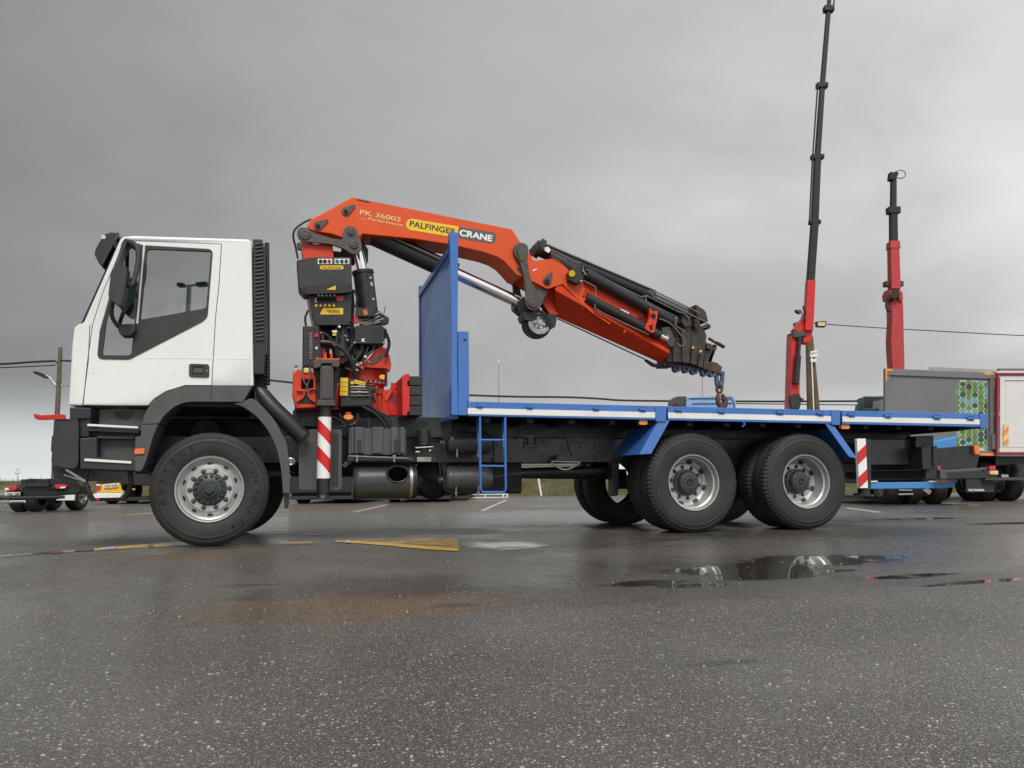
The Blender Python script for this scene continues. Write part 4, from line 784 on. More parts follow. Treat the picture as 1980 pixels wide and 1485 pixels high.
# striped sleeve wrapped round the leg tube: white sleeve and red helical bands
a0, a1 = P(628.0, 806.7, ly), P(625.2, 925, ly)
T.part('striped_sleeve', MB().cyl(a0, a1, lr+.002, n=36), WLAB, LEG)
def sleeve_pt(u, v, r): # u -1..1 across the visible half, v 0..1 downward
    c = a0*(1-v)+a1*v; th = u*math.pi/2; return c+Vector((math.sin(th)*r, -math.cos(th)*r, 0))
for l0_, l1_, r0_, r1_ in ((.03, .235, .25, .47), (.46, .685, .70, .93)):
    rings = []
    for i in range(13):
        u = -1.3+2.6*i/12; f = (math.sin(max(-1, min(1, u))*math.pi/2)+1)/2+(abs(u)-1)*.2*(1 if u > 0 else -1)*(abs(u) > 1); va, vb = l0_*(1-f)+r0_*f, l1_*(1-f)+r1_*f
        rings.append([sleeve_pt(u, va, lr+.0045), sleeve_pt(u, vb, lr+.0045), sleeve_pt(u, vb, lr+.001), sleeve_pt(u, va, lr+.001)])
    T.part('red_stripe', MB().loft(rings), REDST, LEG)
T.part('stabiliser_cross_beam', MB().box(P(570, 760, .56).x, P(660, 760, .56).x, .56, 2.45, P(600, 792, .56).z, P(600, 742, .56).z), REDB, bev=.012)
# valve bank
VB = pr('valve_bank', [(656, 730), (700, 733), (722, 750), (720, 785), (656, 788)], .40, .70, BLACK, bev=.02)
pr('yellow_chart', [(658, 730.5), (673, 730.5), (672.5, 765), (657, 765)], .38, .386, YELLOW, VB, .001)
mb = MB()
for yy in (739, 747.5, 756.5): mb.box(P(658.5, 745, .38).x, P(672, 745, .38).x, .3785, .3798, P(660, yy+.5, .38).z, P(660, yy-.2, .38).z)
T.part('chart_lines', mb, INK, VB)['kind'] = 'stuff'
pr('yellow_chart', [(685.5, 734), (707, 739), (706, 746), (684.5, 741)], .37, .376, YELLOW, VB, .001)
pr('chart_lines', [(686, 737.2), (706.5, 742.2), (706.4, 743), (686, 738)], .3685, .3695, INK, VB, 0)
for i, yy in enumerate((748, 753, 758.5, 765)):
    T.part('spool_rod', MB().cyl(P(678, yy, .38), P(706+3*i, yy+.5, .38), .011, n=8).cyl(P(692, yy, .38), P(698, yy, .38), .016, n=8), IRON if i % 2 else PIPE, VB)
    T.part('valve_section', MB().box(P(677, yy, .4).x, P(700, yy, .4).x, .375, .42, P(680, yy+3.4, .4).z, P(680, yy+1.2, .4).z), BLACK, VB)
T.part('end_cap', MB().cyl(P(727, 751, .38), P(731, 760, .38), .03, n=10), IRON, VB)
T.part('brass_button', MB().cyl(P(681, 740, .37), P(681, 740, .40), .018, n=10), GOLD, VB)
mb = MB()
for pts in ([(700, 770), (715, 775), (722, 790), (748, 806), (758, 828)], [(694, 776), (715, 786), (735, 800), (748, 814), (754, 828)], [(690, 780), (712, 792), (728, 802), (742, 818), (748, 830)], [(706, 750), (718, 760), (726, 780)], [(655, 800), (662, 812), (668, 822)], [(690, 800), (692, 812), (684, 820), (676, 822)], [(712, 808), (713, 822), (712, 834)], [(640, 806), (660, 816), (666, 826), (662, 832)]):
    mb.tube(smooth_path([P(a, b, .42) for a, b in pts], 4), .017, 8)
T.part('hydraulic_hose', mb, HOSE)
for pts in ([(588, 817), (612, 817)], [(588, 822), (612, 822)], [(645, 806), (660, 815), (666, 822), (655, 826), (640, 826)]): T.part('thin_hose', MB().tube(smooth_path([P(a, b, .3) for a, b in pts], 4), .009, 6), HOSE)
ML = pr('marker_lamp', [(664, 804), (668, 802), (680, 802), (683.5, 805), (682, 810), (677, 811.5), (668, 811), (664, 808)], .36, .42, AMBER, bev=.012)
pr('marker_bracket', [(668, 797), (679, 797), (679, 803), (668, 803)], .40, .43, REDB, ML)
# rear crane base
pr('base_cross_member', [(716, 766), (727, 756), (735, 754), (742, 770), (752, 782), (754, 804), (722, 803), (712, 785)], .66, 1.8, REDB, bev=.008)
pr('base_block', [(738, 757), (757, 753), (776, 756), (777, 804), (738, 804)], .74, 1.75, REDB, bev=.01, holes_=())
T.part('base_bore', MB().cyl(P(765, 778, .735), P(765, 778, .745), .10, n=24), MAROON)
pr('base_gusset', [(742, 770), (757, 752), (761, 753), (748, 777)], .70, .76, RED)
T.part('tie_bolt', MB().cyl(P(734, 800, .63), P(734, 757, .63), .022, n=10).cyl(P(734, 762, .63), P(734, 752, .63), .035, n=8).cyl(P(763, 752, .8), P(763, 741, .8), .04, n=8).cyl(P(770, 754, .8), P(770, 745, .8), .04, n=8), RED2)
CR = pr('buffer_frame', [(777, 729), (781, 724), (789, 722.5), (792.5, 725), (792.5, 736), (788, 737), (788, 746), (792.5, 747), (792.5, 796), (788, 797), (788, 803.5), (778, 803.5)], .30, 2.2, REDB, bev=.008)
for i in range(4): pr('buffer_block', [(790, 727+i*19.3), (816.5, 727.5+i*19.3), (816.5, 745.5+i*19.3), (790, 745+i*19.3)], .33, 2.15, PLASTIC, CR, .008)
# ---- jib cylinder
pa, pb = P(722, 456, 1.24), P(1016, 590, 1.24)
dd = (pb-pa)
JC = T.part('jib_cylinder', MB().cyl(pa, pa+dd*.52, .118, n=28).cyl(pa+dd*.50, pa+dd*.53, .128, n=28), BLACK, bev=.005)
T.part('piston_rod', MB().cyl(pa+dd*.52, pb, .073, n=24), CHROME, JC)
T.part('rod_eye', MB().cyl(P(1022, 594, 1.10), P(1022, 594, 1.38), .14, n=24), BLACK, JC)
T.part('cylinder_pipe', MB().tube([P(742, 452, 1.1), P(860, 505, 1.1), P(880, 512, 1.12)], .013, 8), PIPE, JC)
pr('hose_loop', [(989, 590), (996, 589), (1006, 596), (1006, 604), (996, 606), (990, 600)], 1.2, 1.23, HOSE, holes_=[[(992, 592), (996, 592), (1003, 598), (1002, 602), (997, 603), (993, 599)]], bev=0)
# ---- knuckle and outer boom
KN = T.part('knuckle_link', MB().prism(hull2(X([(1008.5, 487)], .985)[0], .115, X([(1016, 515)], .985)[0], .06)[:11]*0 + rounded(X([(992, 483), (996, 473), (1006, 469), (1017, 472), (1021.5, 480), (1019.5, 500), (1021, 520), (1029, 550), (1041, 570), (1047, 585), (1044, 596), (1033, 601), (1021, 598), (1016, 588), (1016.5, 560), (1013, 535), (1004, 505), (995, 494)], .985), .06), .975, 1.02), IRON, bev=.012, seg=3)
pr('knuckle_cover', [(999, 478), (1008, 474), (1018, 476), (1019, 486), (1014, 503), (1010, 506), (1006, 503), (1001, 490)], .96, .978, IRON, KN, .01, r=.03)
pin(1031, 585, .973, 11, IRON, KN); 
pr('knuckle_link', [(992, 483), (1006, 469), (1021, 480), (1019.5, 500), (1029, 550), (1047, 585), (1033, 601), (1016, 588), (1013, 535), (995, 494)], 1.48, 1.53, IRON, at=.985)
pr('lower_link_plate', [(1037, 561), (1041, 554), (1060, 563), (1048, 586), (1040, 592)], 1.05, 1.12, IRON)
JP = pr('jib_root_plate', [(1022, 487), (1033, 503.7), (1073.4, 499.5), (1081, 504), (1100, 522), (1127, 542), (1132, 557.5), (1130, 567), (1133, 582), (1141, 597), (1153, 607), (1180, 624), (1180, 628.5), (1143, 604), (1124, 587), (1088, 549.5), (1059, 559), (1028, 543.5), (1012, 533)], 1.0, 1.06, RED, bev=.008)
pr('jib_root_plate', [(1022, 487), (1033, 503.7), (1073.4, 499.5), (1081, 504), (1100, 522), (1127, 542), (1132, 557.5), (1141, 597), (1124, 587), (1088, 549.5), (1059, 559), (1028, 543.5), (1012, 533)], 1.44, 1.50, RED, bev=.008, at=1.03)
k = X([(1058, 543)], 1.0)[0]; t_ = X([(1065, 530)], 1.0)[0]
pl = T.part('locking_plate', MB().prism(hull2(k, .055, t_, .02), .982, 1.0), IRON, JP, bev=.003); pin(1058, 544, .98, 4.5, DARK, pl, 'bolt')
def arrow(px, py): return [(px, py), (px+9, py-4.5), (px+9.5, py-3), (px+2, py+1.5)]
pr('index_mark', arrow(1029, 523), .996, .9995, WLAB, JP, 0)
T.part('pivot_pin', MB().cyl(P(1005, 522, 1.02), P(1005, 522, 1.04), .04, n=16), IRON, JP)
L_m = (P(1072, 560, .99), P(1296, 684, 1.02)); L_l = (P(1076, 612, 1.24), P(1283, 703, 1.235)); L_t = (P(1100, 520, 1.10), P(1291, 664, 1.10)); L_t2 = (P(1112, 545, 1.20), P(1284, 652, 1.20))
def far(p): return Vector((p.x, 2.5-p.y, p.z))
JB = T.part('outer_boom', MB().loft([[a[i] for a in (L_m, L_l)]+[far(L_l[i]), far(L_m[i]), far(L_t[i]), L_t[i]] for i in (0, 1)]), RED2, bev=.012, seg=3)
pr('boom_saddle', [(1076, 609), (1082, 606), (1088, 570), (1074, 556), (1062, 560), (1050, 588), (1062, 606)], 1.2, 1.34, RED2, JB)
T.part('boom_seam', MB().tube([P(1262, 664, 1.035), P(1257, 690, 1.12)], .004, 5), MAROON, JB)
TS = pr('top_strap', [(1118, 536), (1135, 541), (1262, 611), (1262, 620), (1236, 622), (1160, 574), (1128, 556)], 1.08, 1.13, RED2, JB, .006)
T.part('bright_edge', MB().tube([P(1143, 573, 1.05), P(1200, 598.5, 1.05)], .010, 6), RED, JB)
pr('label_strip', [(1200, 597), (1216, 604), (1216, 607.5), (1200, 600.5)], 1.036, 1.04, WLAB, JB, 0)
for px, py in ((1192, 628), (1239, 612), (1209, 638)): T.part('boom_bolt', MB().cyl(P(px, py, 1.04), P(px, py, 1.08), .02, n=10), IRON, JB)
pr('rope_guide', [(1206, 640), (1208, 634), (1211, 636), (1210, 643), (1206, 644)], 1.02, 1.06, RED, JB, .003)
# extension cylinders lying along the boom
def rod(name, a, b, y, r, m=BLACK, parent=None): return T.part(name, MB().cyl(P(*a, y), P(*b, y), r, n=20), m, parent)
c1 = rod('extension_cylinder', (1133, 530), (1305, 624), 1.02, .075); c2 = rod('extension_cylinder', (1042, 481), (1262, 574), 1.22, .095); c3 = rod('extension_cylinder', (1133, 575), (1276, 649), 1.0, .062)
rod('extension_cylinder', (1090, 515), (1310, 612), 1.30, .075)
rod('extension_cylinder', (1060, 500), (1120, 530), 1.16, .11)
rod('extension_cylinder', (1240, 566), (1345, 615), 1.22, .07)
rod('cylinder_rod', (1276, 649), (1290, 656), 1.0, .035, CHROME, c3)
rod('cylinder_head', (1039, 478), (1047, 483), 1.16, .13, BLACK, c2)
pr('white_tag', [(1051, 478), (1060, 477), (1065, 483), (1061, 489), (1052, 484)], 1.08, 1.085, WLAB, c2, 0)
rod('bright_tube', (1045, 467), (1258, 558), 1.12, .012, STEEL, c2)
pr('end_bracket', [(1033, 474), (1041, 464), (1045, 465), (1048, 472), (1044, 480), (1038, 486)], 1.08, 1.34, BLACK, c2)
CLP = pr('cylinder_clamp', [(1256, 596), (1259, 597), (1263, 602), (1272, 601), (1272, 612), (1269, 626), (1266, 642), (1261, 644), (1250, 638), (1247, 634), (1253, 622), (1257, 610)], .915, .98, RED2, None, .006, holes_=[[(1258, 630), (1263, 632), (1261, 639), (1256, 636)]])
T.part('clamp_pin', MB().cyl(P(1263, 611, .90), P(1263, 611, .95), .034, n=16).cyl(P(1260, 634, .92), P(1260, 634, .97), .02, n=4), BLACK, CLP)
pr('valve_block', [(1099, 527), (1104, 521), (1112, 516), (1122, 512), (1132, 522), (1128, 540), (1120, 549), (1108, 545), (1100, 540)], .90, 1.0, BLACK, bev=.012)
T.part('brass_valve', MB().cyl(P(1106, 529, .87), P(1106, 529, .93), .04, n=14), YELLOW)
T.part('fittings', MB().cyl(P(1126, 522, .88), P(1133, 532, .88), .012, n=8).cyl(P(1121, 545, .88), P(1125, 545, .88), .022, n=8).cyl(P(1127, 514, .88), P(1127, 524, .9), .012, n=8), STEEL)
mb = MB()
pipes = [[(1133, 521), (1188, 549), (1237, 573), (1244, 573), (1252, 572), (1258, 576), (1312, 603), (1317, 603), (1327, 610), (1332, 617)],
         [(1118, 538), (1148, 553), (1152, 560), (1150, 590), (1156, 600), (1192, 618), (1254, 647)],
         [(1249, 578), (1249, 583), (1256, 589), (1304, 611), (1307, 615), (1306, 628), (1312, 634), (1324, 641)],
         [(1249, 577), (1254, 574), (1310, 602)], [(1253, 562), (1258, 566), (1263, 573), (1272, 578), (1345, 613), (1362, 622), (1366, 628), (1362, 633), (1351, 629)],
         [(1262, 566), (1270, 565), (1278, 569), (1340, 599), (1352, 606)], [(1066, 486), (1074, 487), (1112, 507), (1122, 508)], [(1065, 490), (1072, 492), (1096, 505)], [(1274, 616), (1297, 626), (1320, 653), (1324, 660), (1322, 667), (1316, 669), (1307, 663)], [(1270, 575), (1330, 603)]]
for i, p_ in enumerate(pipes): mb.tube(smooth_path([P(a, b, .97-.008*(i % 3)) for a, b in p_], 4), .0105, 6)
T.part('steel_pipe', mb, PIPE)
pr('boom_web', [(1180, 572), (1262, 604), (1318, 636), (1318, 668), (1288, 662), (1240, 636)], 1.14, 1.36, MAST, JB, 0)
pr('end_link', [(1279, 634), (1295, 631), (1306, 657), (1304, 668), (1297, 671), (1290, 664), (1284, 650)], .99, 1.03, IRON, bev=.006)
T.part('end_pin', MB().cyl(P(1292, 650, .975), P(1292, 650, 1.0), .02, n=10), STEEL)
stages = [('extension_stage', [(1284, 645), (1318, 655), (1320, 702), (1290, 700)], 1.10, INK), ('stage_core', [(1310, 632), (1348, 622), (1370, 655), (1370, 712), (1312, 700)], 1.17, INK), ('extension_stage', [(1314, 626), (1330, 613), (1334, 640), (1331, 703), (1317, 702)], 1.06, ENDST), ('extension_stage', [(1337, 622), (1348, 614), (1353, 640), (1347, 706), (1335, 704)], 1.09, ENDST), ('extension_stage', [(1354, 631), (1362, 633), (1368, 648), (1360, 711), (1350, 708)], 1.12, ENDST), ('extension_stage', [(1368, 660), (1377, 664), (1385, 676), (1377, 716), (1364, 712)], 1.15, ENDST), ('boom_tip', [(1384, 697), (1395, 700), (1404, 708), (1399, 722), (1386, 716), (1376, 716), (1378, 700)], 1.19, RUST)]
for n_, q_, y_, m_ in stages: pr(n_, q_, y_, 2.5-y_, m_, None, .008, at=1.1)
pr('stage_collar', [(1300, 668), (1316, 664), (1320, 700), (1303, 700)], 1.08, 1.42, ENDST, None, .006, at=1.08)
for q_, y_ in (([(1342, 590), (1358, 600), (1362, 606), (1366, 622), (1360, 626), (1344, 612)], 1.05), ([(1337, 620), (1347, 616), (1350, 632), (1340, 640)], 1.03), ([(1313, 610), (1330, 615), (1330, 632), (1318, 636), (1312, 626)], 1.0), ([(1366, 626), (1371, 630), (1371, 636), (1366, 637)], 1.05), ([(1385, 664), (1390, 666), (1390, 672), (1378, 700), (1372, 698)], 1.15), ([(1368, 664), (1376, 664), (1376, 676), (1366, 674)], 1.1)):
    pr('lock_block', q_, y_, 2.5-y_, ENDST, None, .008, at=1.1)
rod('tip_rod', (1386, 663), (1400, 671), 1.12, .024, BLACK)
rod('tip_rod', (1370, 654), (1386, 664), 1.12, .018, BLACK)
for px, py in ((1340, 672), (1355, 679), (1342, 628), (1337, 680), (1352, 688)): T.part('grease_nipple', MB().cyl(P(px, py, 1.03), P(px, py, 1.08), .018, n=8), GOLD if py in (672, 679) else INK)
for i in range(5): pr('bellows_rib', [(1286+i*4.5, 699), (1289+i*4.5, 699), (1289+i*4.5, 708), (1286+i*4.5, 707)], 1.12, 1.38, INK, None, .004, at=1.1)
for px, py in ((1310.5, 711), (1328.5, 712.5), (1344, 715.5), (1364.5, 719), (1379, 720)):
    e_ = X([(px-7.6, py-9), (px+7.6, py-7), (px+6.8, py+3), (px+4, py+7.5), (px-1, py+9), (px-5.5, py+6.5), (px-7.6, py)], 1.2)
    T.part('lifting_eye', MB().prism(rounded(e_, .02), 1.2, 1.28, [circ(*X([(px-1, py+1)], 1.2)[0], .022, 10)]), BLUESH, bev=.006)
# winch and rope under the knuckle
WN = T.part('rope_winch', MB().cyl(P(1037, 627, 1.12), P(1037, 627, 1.42), .185, n=36), BLACK, bev=.012)
wc = P(1043, 624, 1.10); wk = pxm(1043, 624, 1.1)
T.part('winch_flange', MB().lathe([(0, -.03), (.03, -.03), (.035, -.01), (.075, -.014), (.08, -.004), (.1, -.004), (.104, -.016), (.145, -.014), (.15, .0), (.15, .04)], wc, (0, 1, 0), 36), STEEL, WN)
for i in range(6):
    t = i*math.pi/3+.3; T.part('flange_bolt', MB().cyl(wc+Vector((.062*math.cos(t), -.026, .062*math.sin(t))), wc+Vector((.062*math.cos(t), .0, .062*math.sin(t))), .012, n=8), IRON, WN)
pr('winch_bracket', [(1060, 605), (1078, 610), (1074, 632), (1066, 636), (1060, 630)], 1.13, 1.36, BLACK, WN)
pr('winch_bracket', [(1010, 608), (1022, 598), (1042, 602), (1040, 612), (1030, 620), (1014, 619)], 1.06, 1.3, BLACK, WN, .012)
T.part('winch_rope', MB().tube([P(1078, 616, 1.25), P(1254, 698, 1.25), P(1270, 707, 1.25)], .009, 6), WIRE)
pr('rope_end', [(1250, 695), (1268, 703), (1273, 702), (1272, 709), (1264, 706)], 1.2, 1.3, BLACK)
# ================================================================== the hook hanging from the boom tip
hb_ = P(1392, 785, 1.25)
H = Thing('crane_hook', 'rusty lifting hook on a short chain below the tip of the orange crane', 'hook', hb_)
q_ = [P(1385, 718, 1.25), P(1386, 741, 1.25), P(1390, 745, 1.25), P(1395, 742, 1.25), P(1397, 719, 1.25)]
H.part('shackle', MB().tube(smooth_path(q_, 4), .030, 10).cyl(P(1384, 722, 1.25), P(1399, 722, 1.25), .032, n=12), BLUESH)
def oval(cx, cy, a, b, y, r, swing=0):
    pts = []
    for i in range(20):
        t = 2*math.pi*i/20; c = P(cx+a*math.cos(t)*math.cos(swing), cy+b*math.sin(t), y); pts.append(c+Vector((0, a*pxm(cx, cy, y)*math.cos(t)*math.sin(swing), 0)))
    return MB().tube(pts, r, 8, closed=True)
H.part('chain_link', oval(1391, 751, 5.2, 9, 1.25, .019), RUST); H.part('chain_link', oval(1391, 744, 4.5, 6, 1.25, .018, 1.4), BLUESH)
hk = [(1391, 759), (1388, 765), (1388, 773), (1389.5, 781), (1394, 786.5), (1400, 785), (1402, 778), (1400, 770), (1396, 763)]
H.part('hook', MB().tube(smooth_path([P(a, b, 1.25) for a, b in hk], 4), [.020]*4+[.026]*4+[.032]*12+[.040]*9+[.026]*4, 10), RUST)
# ================================================================== GROUND
def ground_material():
    global nt
    m = bpy.data.materials.new('wet_asphalt'); m.use_nodes = True; nt = m.node_tree; nt.nodes.clear()
    b = N('ShaderNodeBsdfPrincipled'); o = N('ShaderNodeOutputMaterial'); L(b.outputs[0], o.inputs[0])
    pos = N('ShaderNodeNewGeometry').outputs['Position']; sp = N('ShaderNodeSeparateXYZ'); L(pos, sp.inputs[0])
    def blob(px, py, rx, ry, soft=.25, ang=0.0):           # ellipse on the tarmac, radii in metres
        g = G(px, py); dx = mth('SUBTRACT', sp.outputs[0], g.x); dy = mth('SUBTRACT', sp.outputs[1], g.y); c, s = math.cos(ang), math.sin(ang)
        u = mth('MULTIPLY', mth('ADD', mth('MULTIPLY', dx, c), mth('MULTIPLY', dy, s)), 1/rx); v = mth('MULTIPLY', mth('SUBTRACT', mth('MULTIPLY', dy, c), mth('MULTIPLY', dx, s)), 1/ry)
        d = mth('SQRT', mth('ADD', mth('MULTIPLY', u, u), mth('MULTIPLY', v, v)))
        return d
    wob = mth('ADD', mth('MULTIPLY', mth('SUBTRACT', noise(pos, 2.2, 4, .6), .5), 1.3), mth('MULTIPLY', mth('SUBTRACT', noise(pos, 9, 5, .65), .5), .8))
    grit = noise(pos, 60, 3, .7)
    def soft(d, e0, e1):
        r = N('ShaderNodeMapRange', interpolation_type='SMOOTHSTEP'); L(d, r.inputs[0]); r.inputs[1].default_value = e0; r.inputs[2].default_value = e1; r.inputs[3].default_value = 1; r.inputs[4].default_value = 0; return r.outputs[0]
    def union(ds):
        v = ds[0]
        for q in ds[1:]: v = mth('MINIMUM', v, q)
        return v
    pud = union([blob(1470, 1098, .62, .42, ang=.27), blob(1370, 1104, .34, .26), blob(1585, 1084, .55, .40, ang=.2), blob(1480, 1115, .45, .16), blob(1255, 1128, .36, .14, ang=.1), blob(1340, 1132, .30, .10), blob(1660, 1079, .4, .2), blob(1560, 1106, .5, .10), blob(1760, 1114, .42, .09, ang=.1), blob(1895, 1125, .40, .07, ang=.15), blob(1960, 1012, .8, .2), blob(1780, 1003, .9, .2)])
    pool = soft(mth('ADD', pud, wob), .74, 1.18)
    dmp = union([blob(1380, 1110, 1.5, .95, ang=.2), blob(700, 1046, 2.0, .55), blob(1000, 1052, 1.4, .9), blob(1300, 1036, 1.9, .7), blob(1620, 1030, 1.6, .8), blob(492, 1131, .24, .10), blob(520, 1156, .26, .13), blob(885, 1170, .14, .07), blob(820, 1130, .9, .5), blob(1830, 1120, 1.0, .25), blob(1400, 1282, .14, .035)])
    damp = soft(mth('ADD', dmp, mth('MULTIPLY', wob, .7)), .6, 1.35)
    wet = mth('MAXIMUM', soft(noise(pos, .55, 5, .6), .34, .54), soft(mth('ADD', union([blob(120, 1230, 1.1, 1.5), blob(200, 1020, 4, 2.0), blob(1800, 1060, 3, 1.2), blob(1000, 1000, 9, 2.0)]), wob), .7, 1.5))          # broad drier and wetter patches
    # aggregate: pale and dark stones in the binder, three sizes
    def stones(scale, thr, hi):
        v = N('ShaderNodeTexVoronoi', feature='F1'); v.inputs['Scale'].default_value = scale; L(pos, v.inputs['Vector']); w_ = N('ShaderNodeSeparateColor'); L(v.outputs['Color'], w_.inputs[0])
        pick = soft(w_.outputs[0], thr, thr+.02) if False else mth('GREATER_THAN', w_.outputs[0], thr)
        return mth('MULTIPLY', pick, soft(v.outputs['Distance'], hi, hi+.18)), w_.outputs[1], v.outputs['Distance']
    s1, c1_, d1 = stones(150, .55, .27); s2, c2_, d2 = stones(85, .90, .26); s3, c3_, d3 = stones(300, .50, .34)
    base = ramp(noise(pos, .9, 7, .65), [(.30, (.052, .0472, .0400)), (.70, (.094, .0860, .0740))])
    fine = ramp(noise(pos, 240, 3, .7), [(.30, .62), (.72, 1.45)])
    x = N('ShaderNodeMix', data_type='RGBA', blend_type='MULTIPLY'); x.inputs[0].default_value = 1; L(base, x.inputs[6]); L(fine, x.inputs[7]); col = x.outputs[2]
    for s, c, lo, hi in ((s3, c3_, (.10, .095, .085), (.27, .26, .235)), (s1, c1_, (.14, .13, .11), (.52, .49, .42)), (s2, c2_, (.22, .205, .165), (.72, .68, .60))):
        k = N('ShaderNodeMix', data_type='RGBA'); L(c, k.inputs[0]); k.inputs[6].default_value = (*lo, 1); k.inputs[7].default_value = (*hi, 1)
        y = N('ShaderNodeMix', data_type='RGBA'); L(mth('MULTIPLY', s, .85), y.inputs[0]); L(col, y.inputs[6]); L(k.outputs[2], y.inputs[7]); col = y.outputs[2]
    brown_tint = soft(mth('ADD', union([blob(620, 985, 5, 1.4), blob(820, 983, 4, 1.2), blob(700, 1170, .9, .5), blob(330, 1075, .8, .4)]), mth('MULTIPLY', wob, .5)), .5, 1.3)   # brown-tinted areas of the tarmac
    y = N('ShaderNodeMix', data_type='RGBA', blend_type='MULTIPLY'); L(mth('MULTIPLY', brown_tint, .75), y.inputs[0]); L(col, y.inputs[6]); y.inputs[7].default_value = (1.18, .86, .56, 1); col = y.outputs[2]
    y = N('ShaderNodeMix', data_type='RGBA', blend_type='MULTIPLY'); L(mth('MAXIMUM', mth('MULTIPLY', damp, .60), mth('MULTIPLY', pool, .9)), y.inputs[0]); L(col, y.inputs[6]); y.inputs[7].default_value = (.42, .40, .38, 1); col = y.outputs[2]
    L(col, b.inputs['Base Color'])
    rr = mth('ADD', .43, mth('MULTIPLY', wet, -.17)); rr = mth('ADD', rr, mth('MULTIPLY', mth('SUBTRACT', noise(pos, 14, 4, .6), .5), .18))
    rr = mth('SUBTRACT', rr, mth('MULTIPLY', damp, .12)); y = N('ShaderNodeMix', data_type='FLOAT'); L(pool, y.inputs[0]); L(rr, y.inputs[2]); y.inputs[3].default_value = .03; L(y.outputs[0], b.inputs['Roughness'])
    b.inputs['Specular IOR Level'].default_value = .55
    L(mth('ADD', .04, mth('MULTIPLY', wet, .22)), b.inputs['Coat Weight']); b.inputs['Coat Roughness'].default_value = .20; b.inputs['Coat IOR'].default_value = 1.33      # film of rain water
    h = mth('ADD', mth('ADD', mth('MULTIPLY', d1, -.55), mth('MULTIPLY', d2, -.35)), mth('ADD', mth('MULTIPLY', grit, .5), mth('MULTIPLY', noise(pos, 5, 5, .6), .8)))
    k = N('ShaderNodeBump'); k.inputs['Distance'].default_value = .0075; L(h, k.inputs['Height']); L(mth('MULTIPLY', mth('SUBTRACT', 1.0, pool), mth('SUBTRACT', mth('SUBTRACT', .85, mth('MULTIPLY', damp, .12)), mth('MULTIPLY', wet, .25))), k.inputs['Strength']); L(k.outputs[0], b.inputs['Normal'])
    return m
ASPH = ground_material()
gm = MB(); gm.add([(-900, -400, 0), (900, -400, 0), (900, 1400, 0), (-900, 1400, 0)], [(0, 1, 2, 3)])
single('ground', gm, ASPH, 'wet grey asphalt yard with puddles', None, kind='structure')
def paintmat(name, col, wear, scale=6, fade=False):
    global nt
    m = bpy.data.materials.new(name); m.use_nodes = True; nt = m.node_tree; nt.nodes.clear()
    b = N('ShaderNodeBsdfPrincipled'); o = N('ShaderNodeOutputMaterial'); mp_ = N('ShaderNodeMapping'); L(N('ShaderNodeNewGeometry').outputs['Position'], mp_.inputs[0]); mp_.inputs['Scale'].default_value = (.30, 1.7, 1); pos = mp_.outputs[0]
    b.inputs['Roughness'].default_value = .28
    nz = noise(pos, scale, 7, .7)
    if fade:                                               # thins out towards the ends and edges of the painted area
        g = N('ShaderNodeSeparateXYZ'); L(N('ShaderNodeTexCoord').outputs['Generated'], g.inputs[0]); e = None
        for ax_, k_ in ((0, 3.0), (1, 2.2)):
            d = mth('MULTIPLY', mth('MINIMUM', g.outputs[ax_], mth('SUBTRACT', 1.0, g.outputs[ax_])), k_, clamp=True); e = d if e is None else mth('MULTIPLY', e, d)
        nz = mth('ADD', nz, mth('MULTIPLY', mth('SUBTRACT', e, .75), .42))
    f = ramp(nz, [(wear-.13, 0.0), (wear+.13, 1.0)]); t = N('ShaderNodeBsdfTransparent'); x = N('ShaderNodeMixShader'); L(f, x.inputs[0]); L(t.outputs[0], x.inputs[1]); L(b.outputs[0], x.inputs[2]); L(x.outputs[0], o.inputs[0])
    y = N('ShaderNodeMix', data_type='RGBA'); L(noise(pos, scale*4, 5, .7), y.inputs[0]); y.inputs[6].default_value = (*[c*.75 for c in col], 1); y.inputs[7].default_value = (*col, 1); L(y.outputs[2], b.inputs['Base Color'])
    return m
PWHITE = paintmat('worn_white_paint', (.66, .65, .60), .42); PYEL = paintmat('worn_yellow_and_reflection', (.80, .48, .02), .42, 9); PYEL4 = paintmat('yellow_reflection_thin', (.74, .45, .03), .53, 9); PYEL3 = paintmat('yellow_reflection_faded', (.78, .47, .03), .45, 10, True); PYEL2 = paintmat('scuffed_yellow_and_reflection', (.62, .38, .03), .57, 7, True)  # yellows serve the worn line and the painted wet reflection
PCREAM = paintmat('worn_cream_paint', (.60, .52, .36), .45); PBLK = paintmat('black_tape', (.012, .012, .012), .25); PRED = paintmat('worn_red_paint', (.22, .03, .04), .38, 9); PGREY = paintmat('worn_grey_paint', (.42, .41, .40), .46, 8)
def sheet(name, px, m, z=.004, label=None):
    mb = MB(); mb.add([G(a, b)+Vector((0, 0, z)) for a, b in px], [tuple(range(len(px)))])
    return single(name, mb, m, label, None, kind='structure')
sheet('parking_line', [(928, 987.5), (936, 988), (983, 967), (976, 967)], PWHITE)
sheet('parking_line', [(676, 991), (688, 991), (752, 976.5), (744, 976)], PWHITE)
sheet('parking_line', [(241, 997.5), (246, 995.5), (302, 990.5), (302, 993)], PCREAM)
sheet('parking_line', [(1632, 983.5), (1640, 981.5), (1706, 990), (1698, 992)], PWHITE)
sheet('parking_line', [(1744, 968.5), (1752, 967), (1898, 976), (1890, 978)], PCREAM)
YL = [(0, 1077.5, 1073), (25, 1076, 1072)]
def band(name, x0, x1, m, w0, w1, z):
    c = lambda x: 1076.0-.0715*x+(max(0, x-200)**2)*.00003
    sheet(name, [(x0, c(x0)-w0), (x0, c(x0)+w0), (x1, c(x1)+w1), (x1, c(x1)-w1)], m, z)
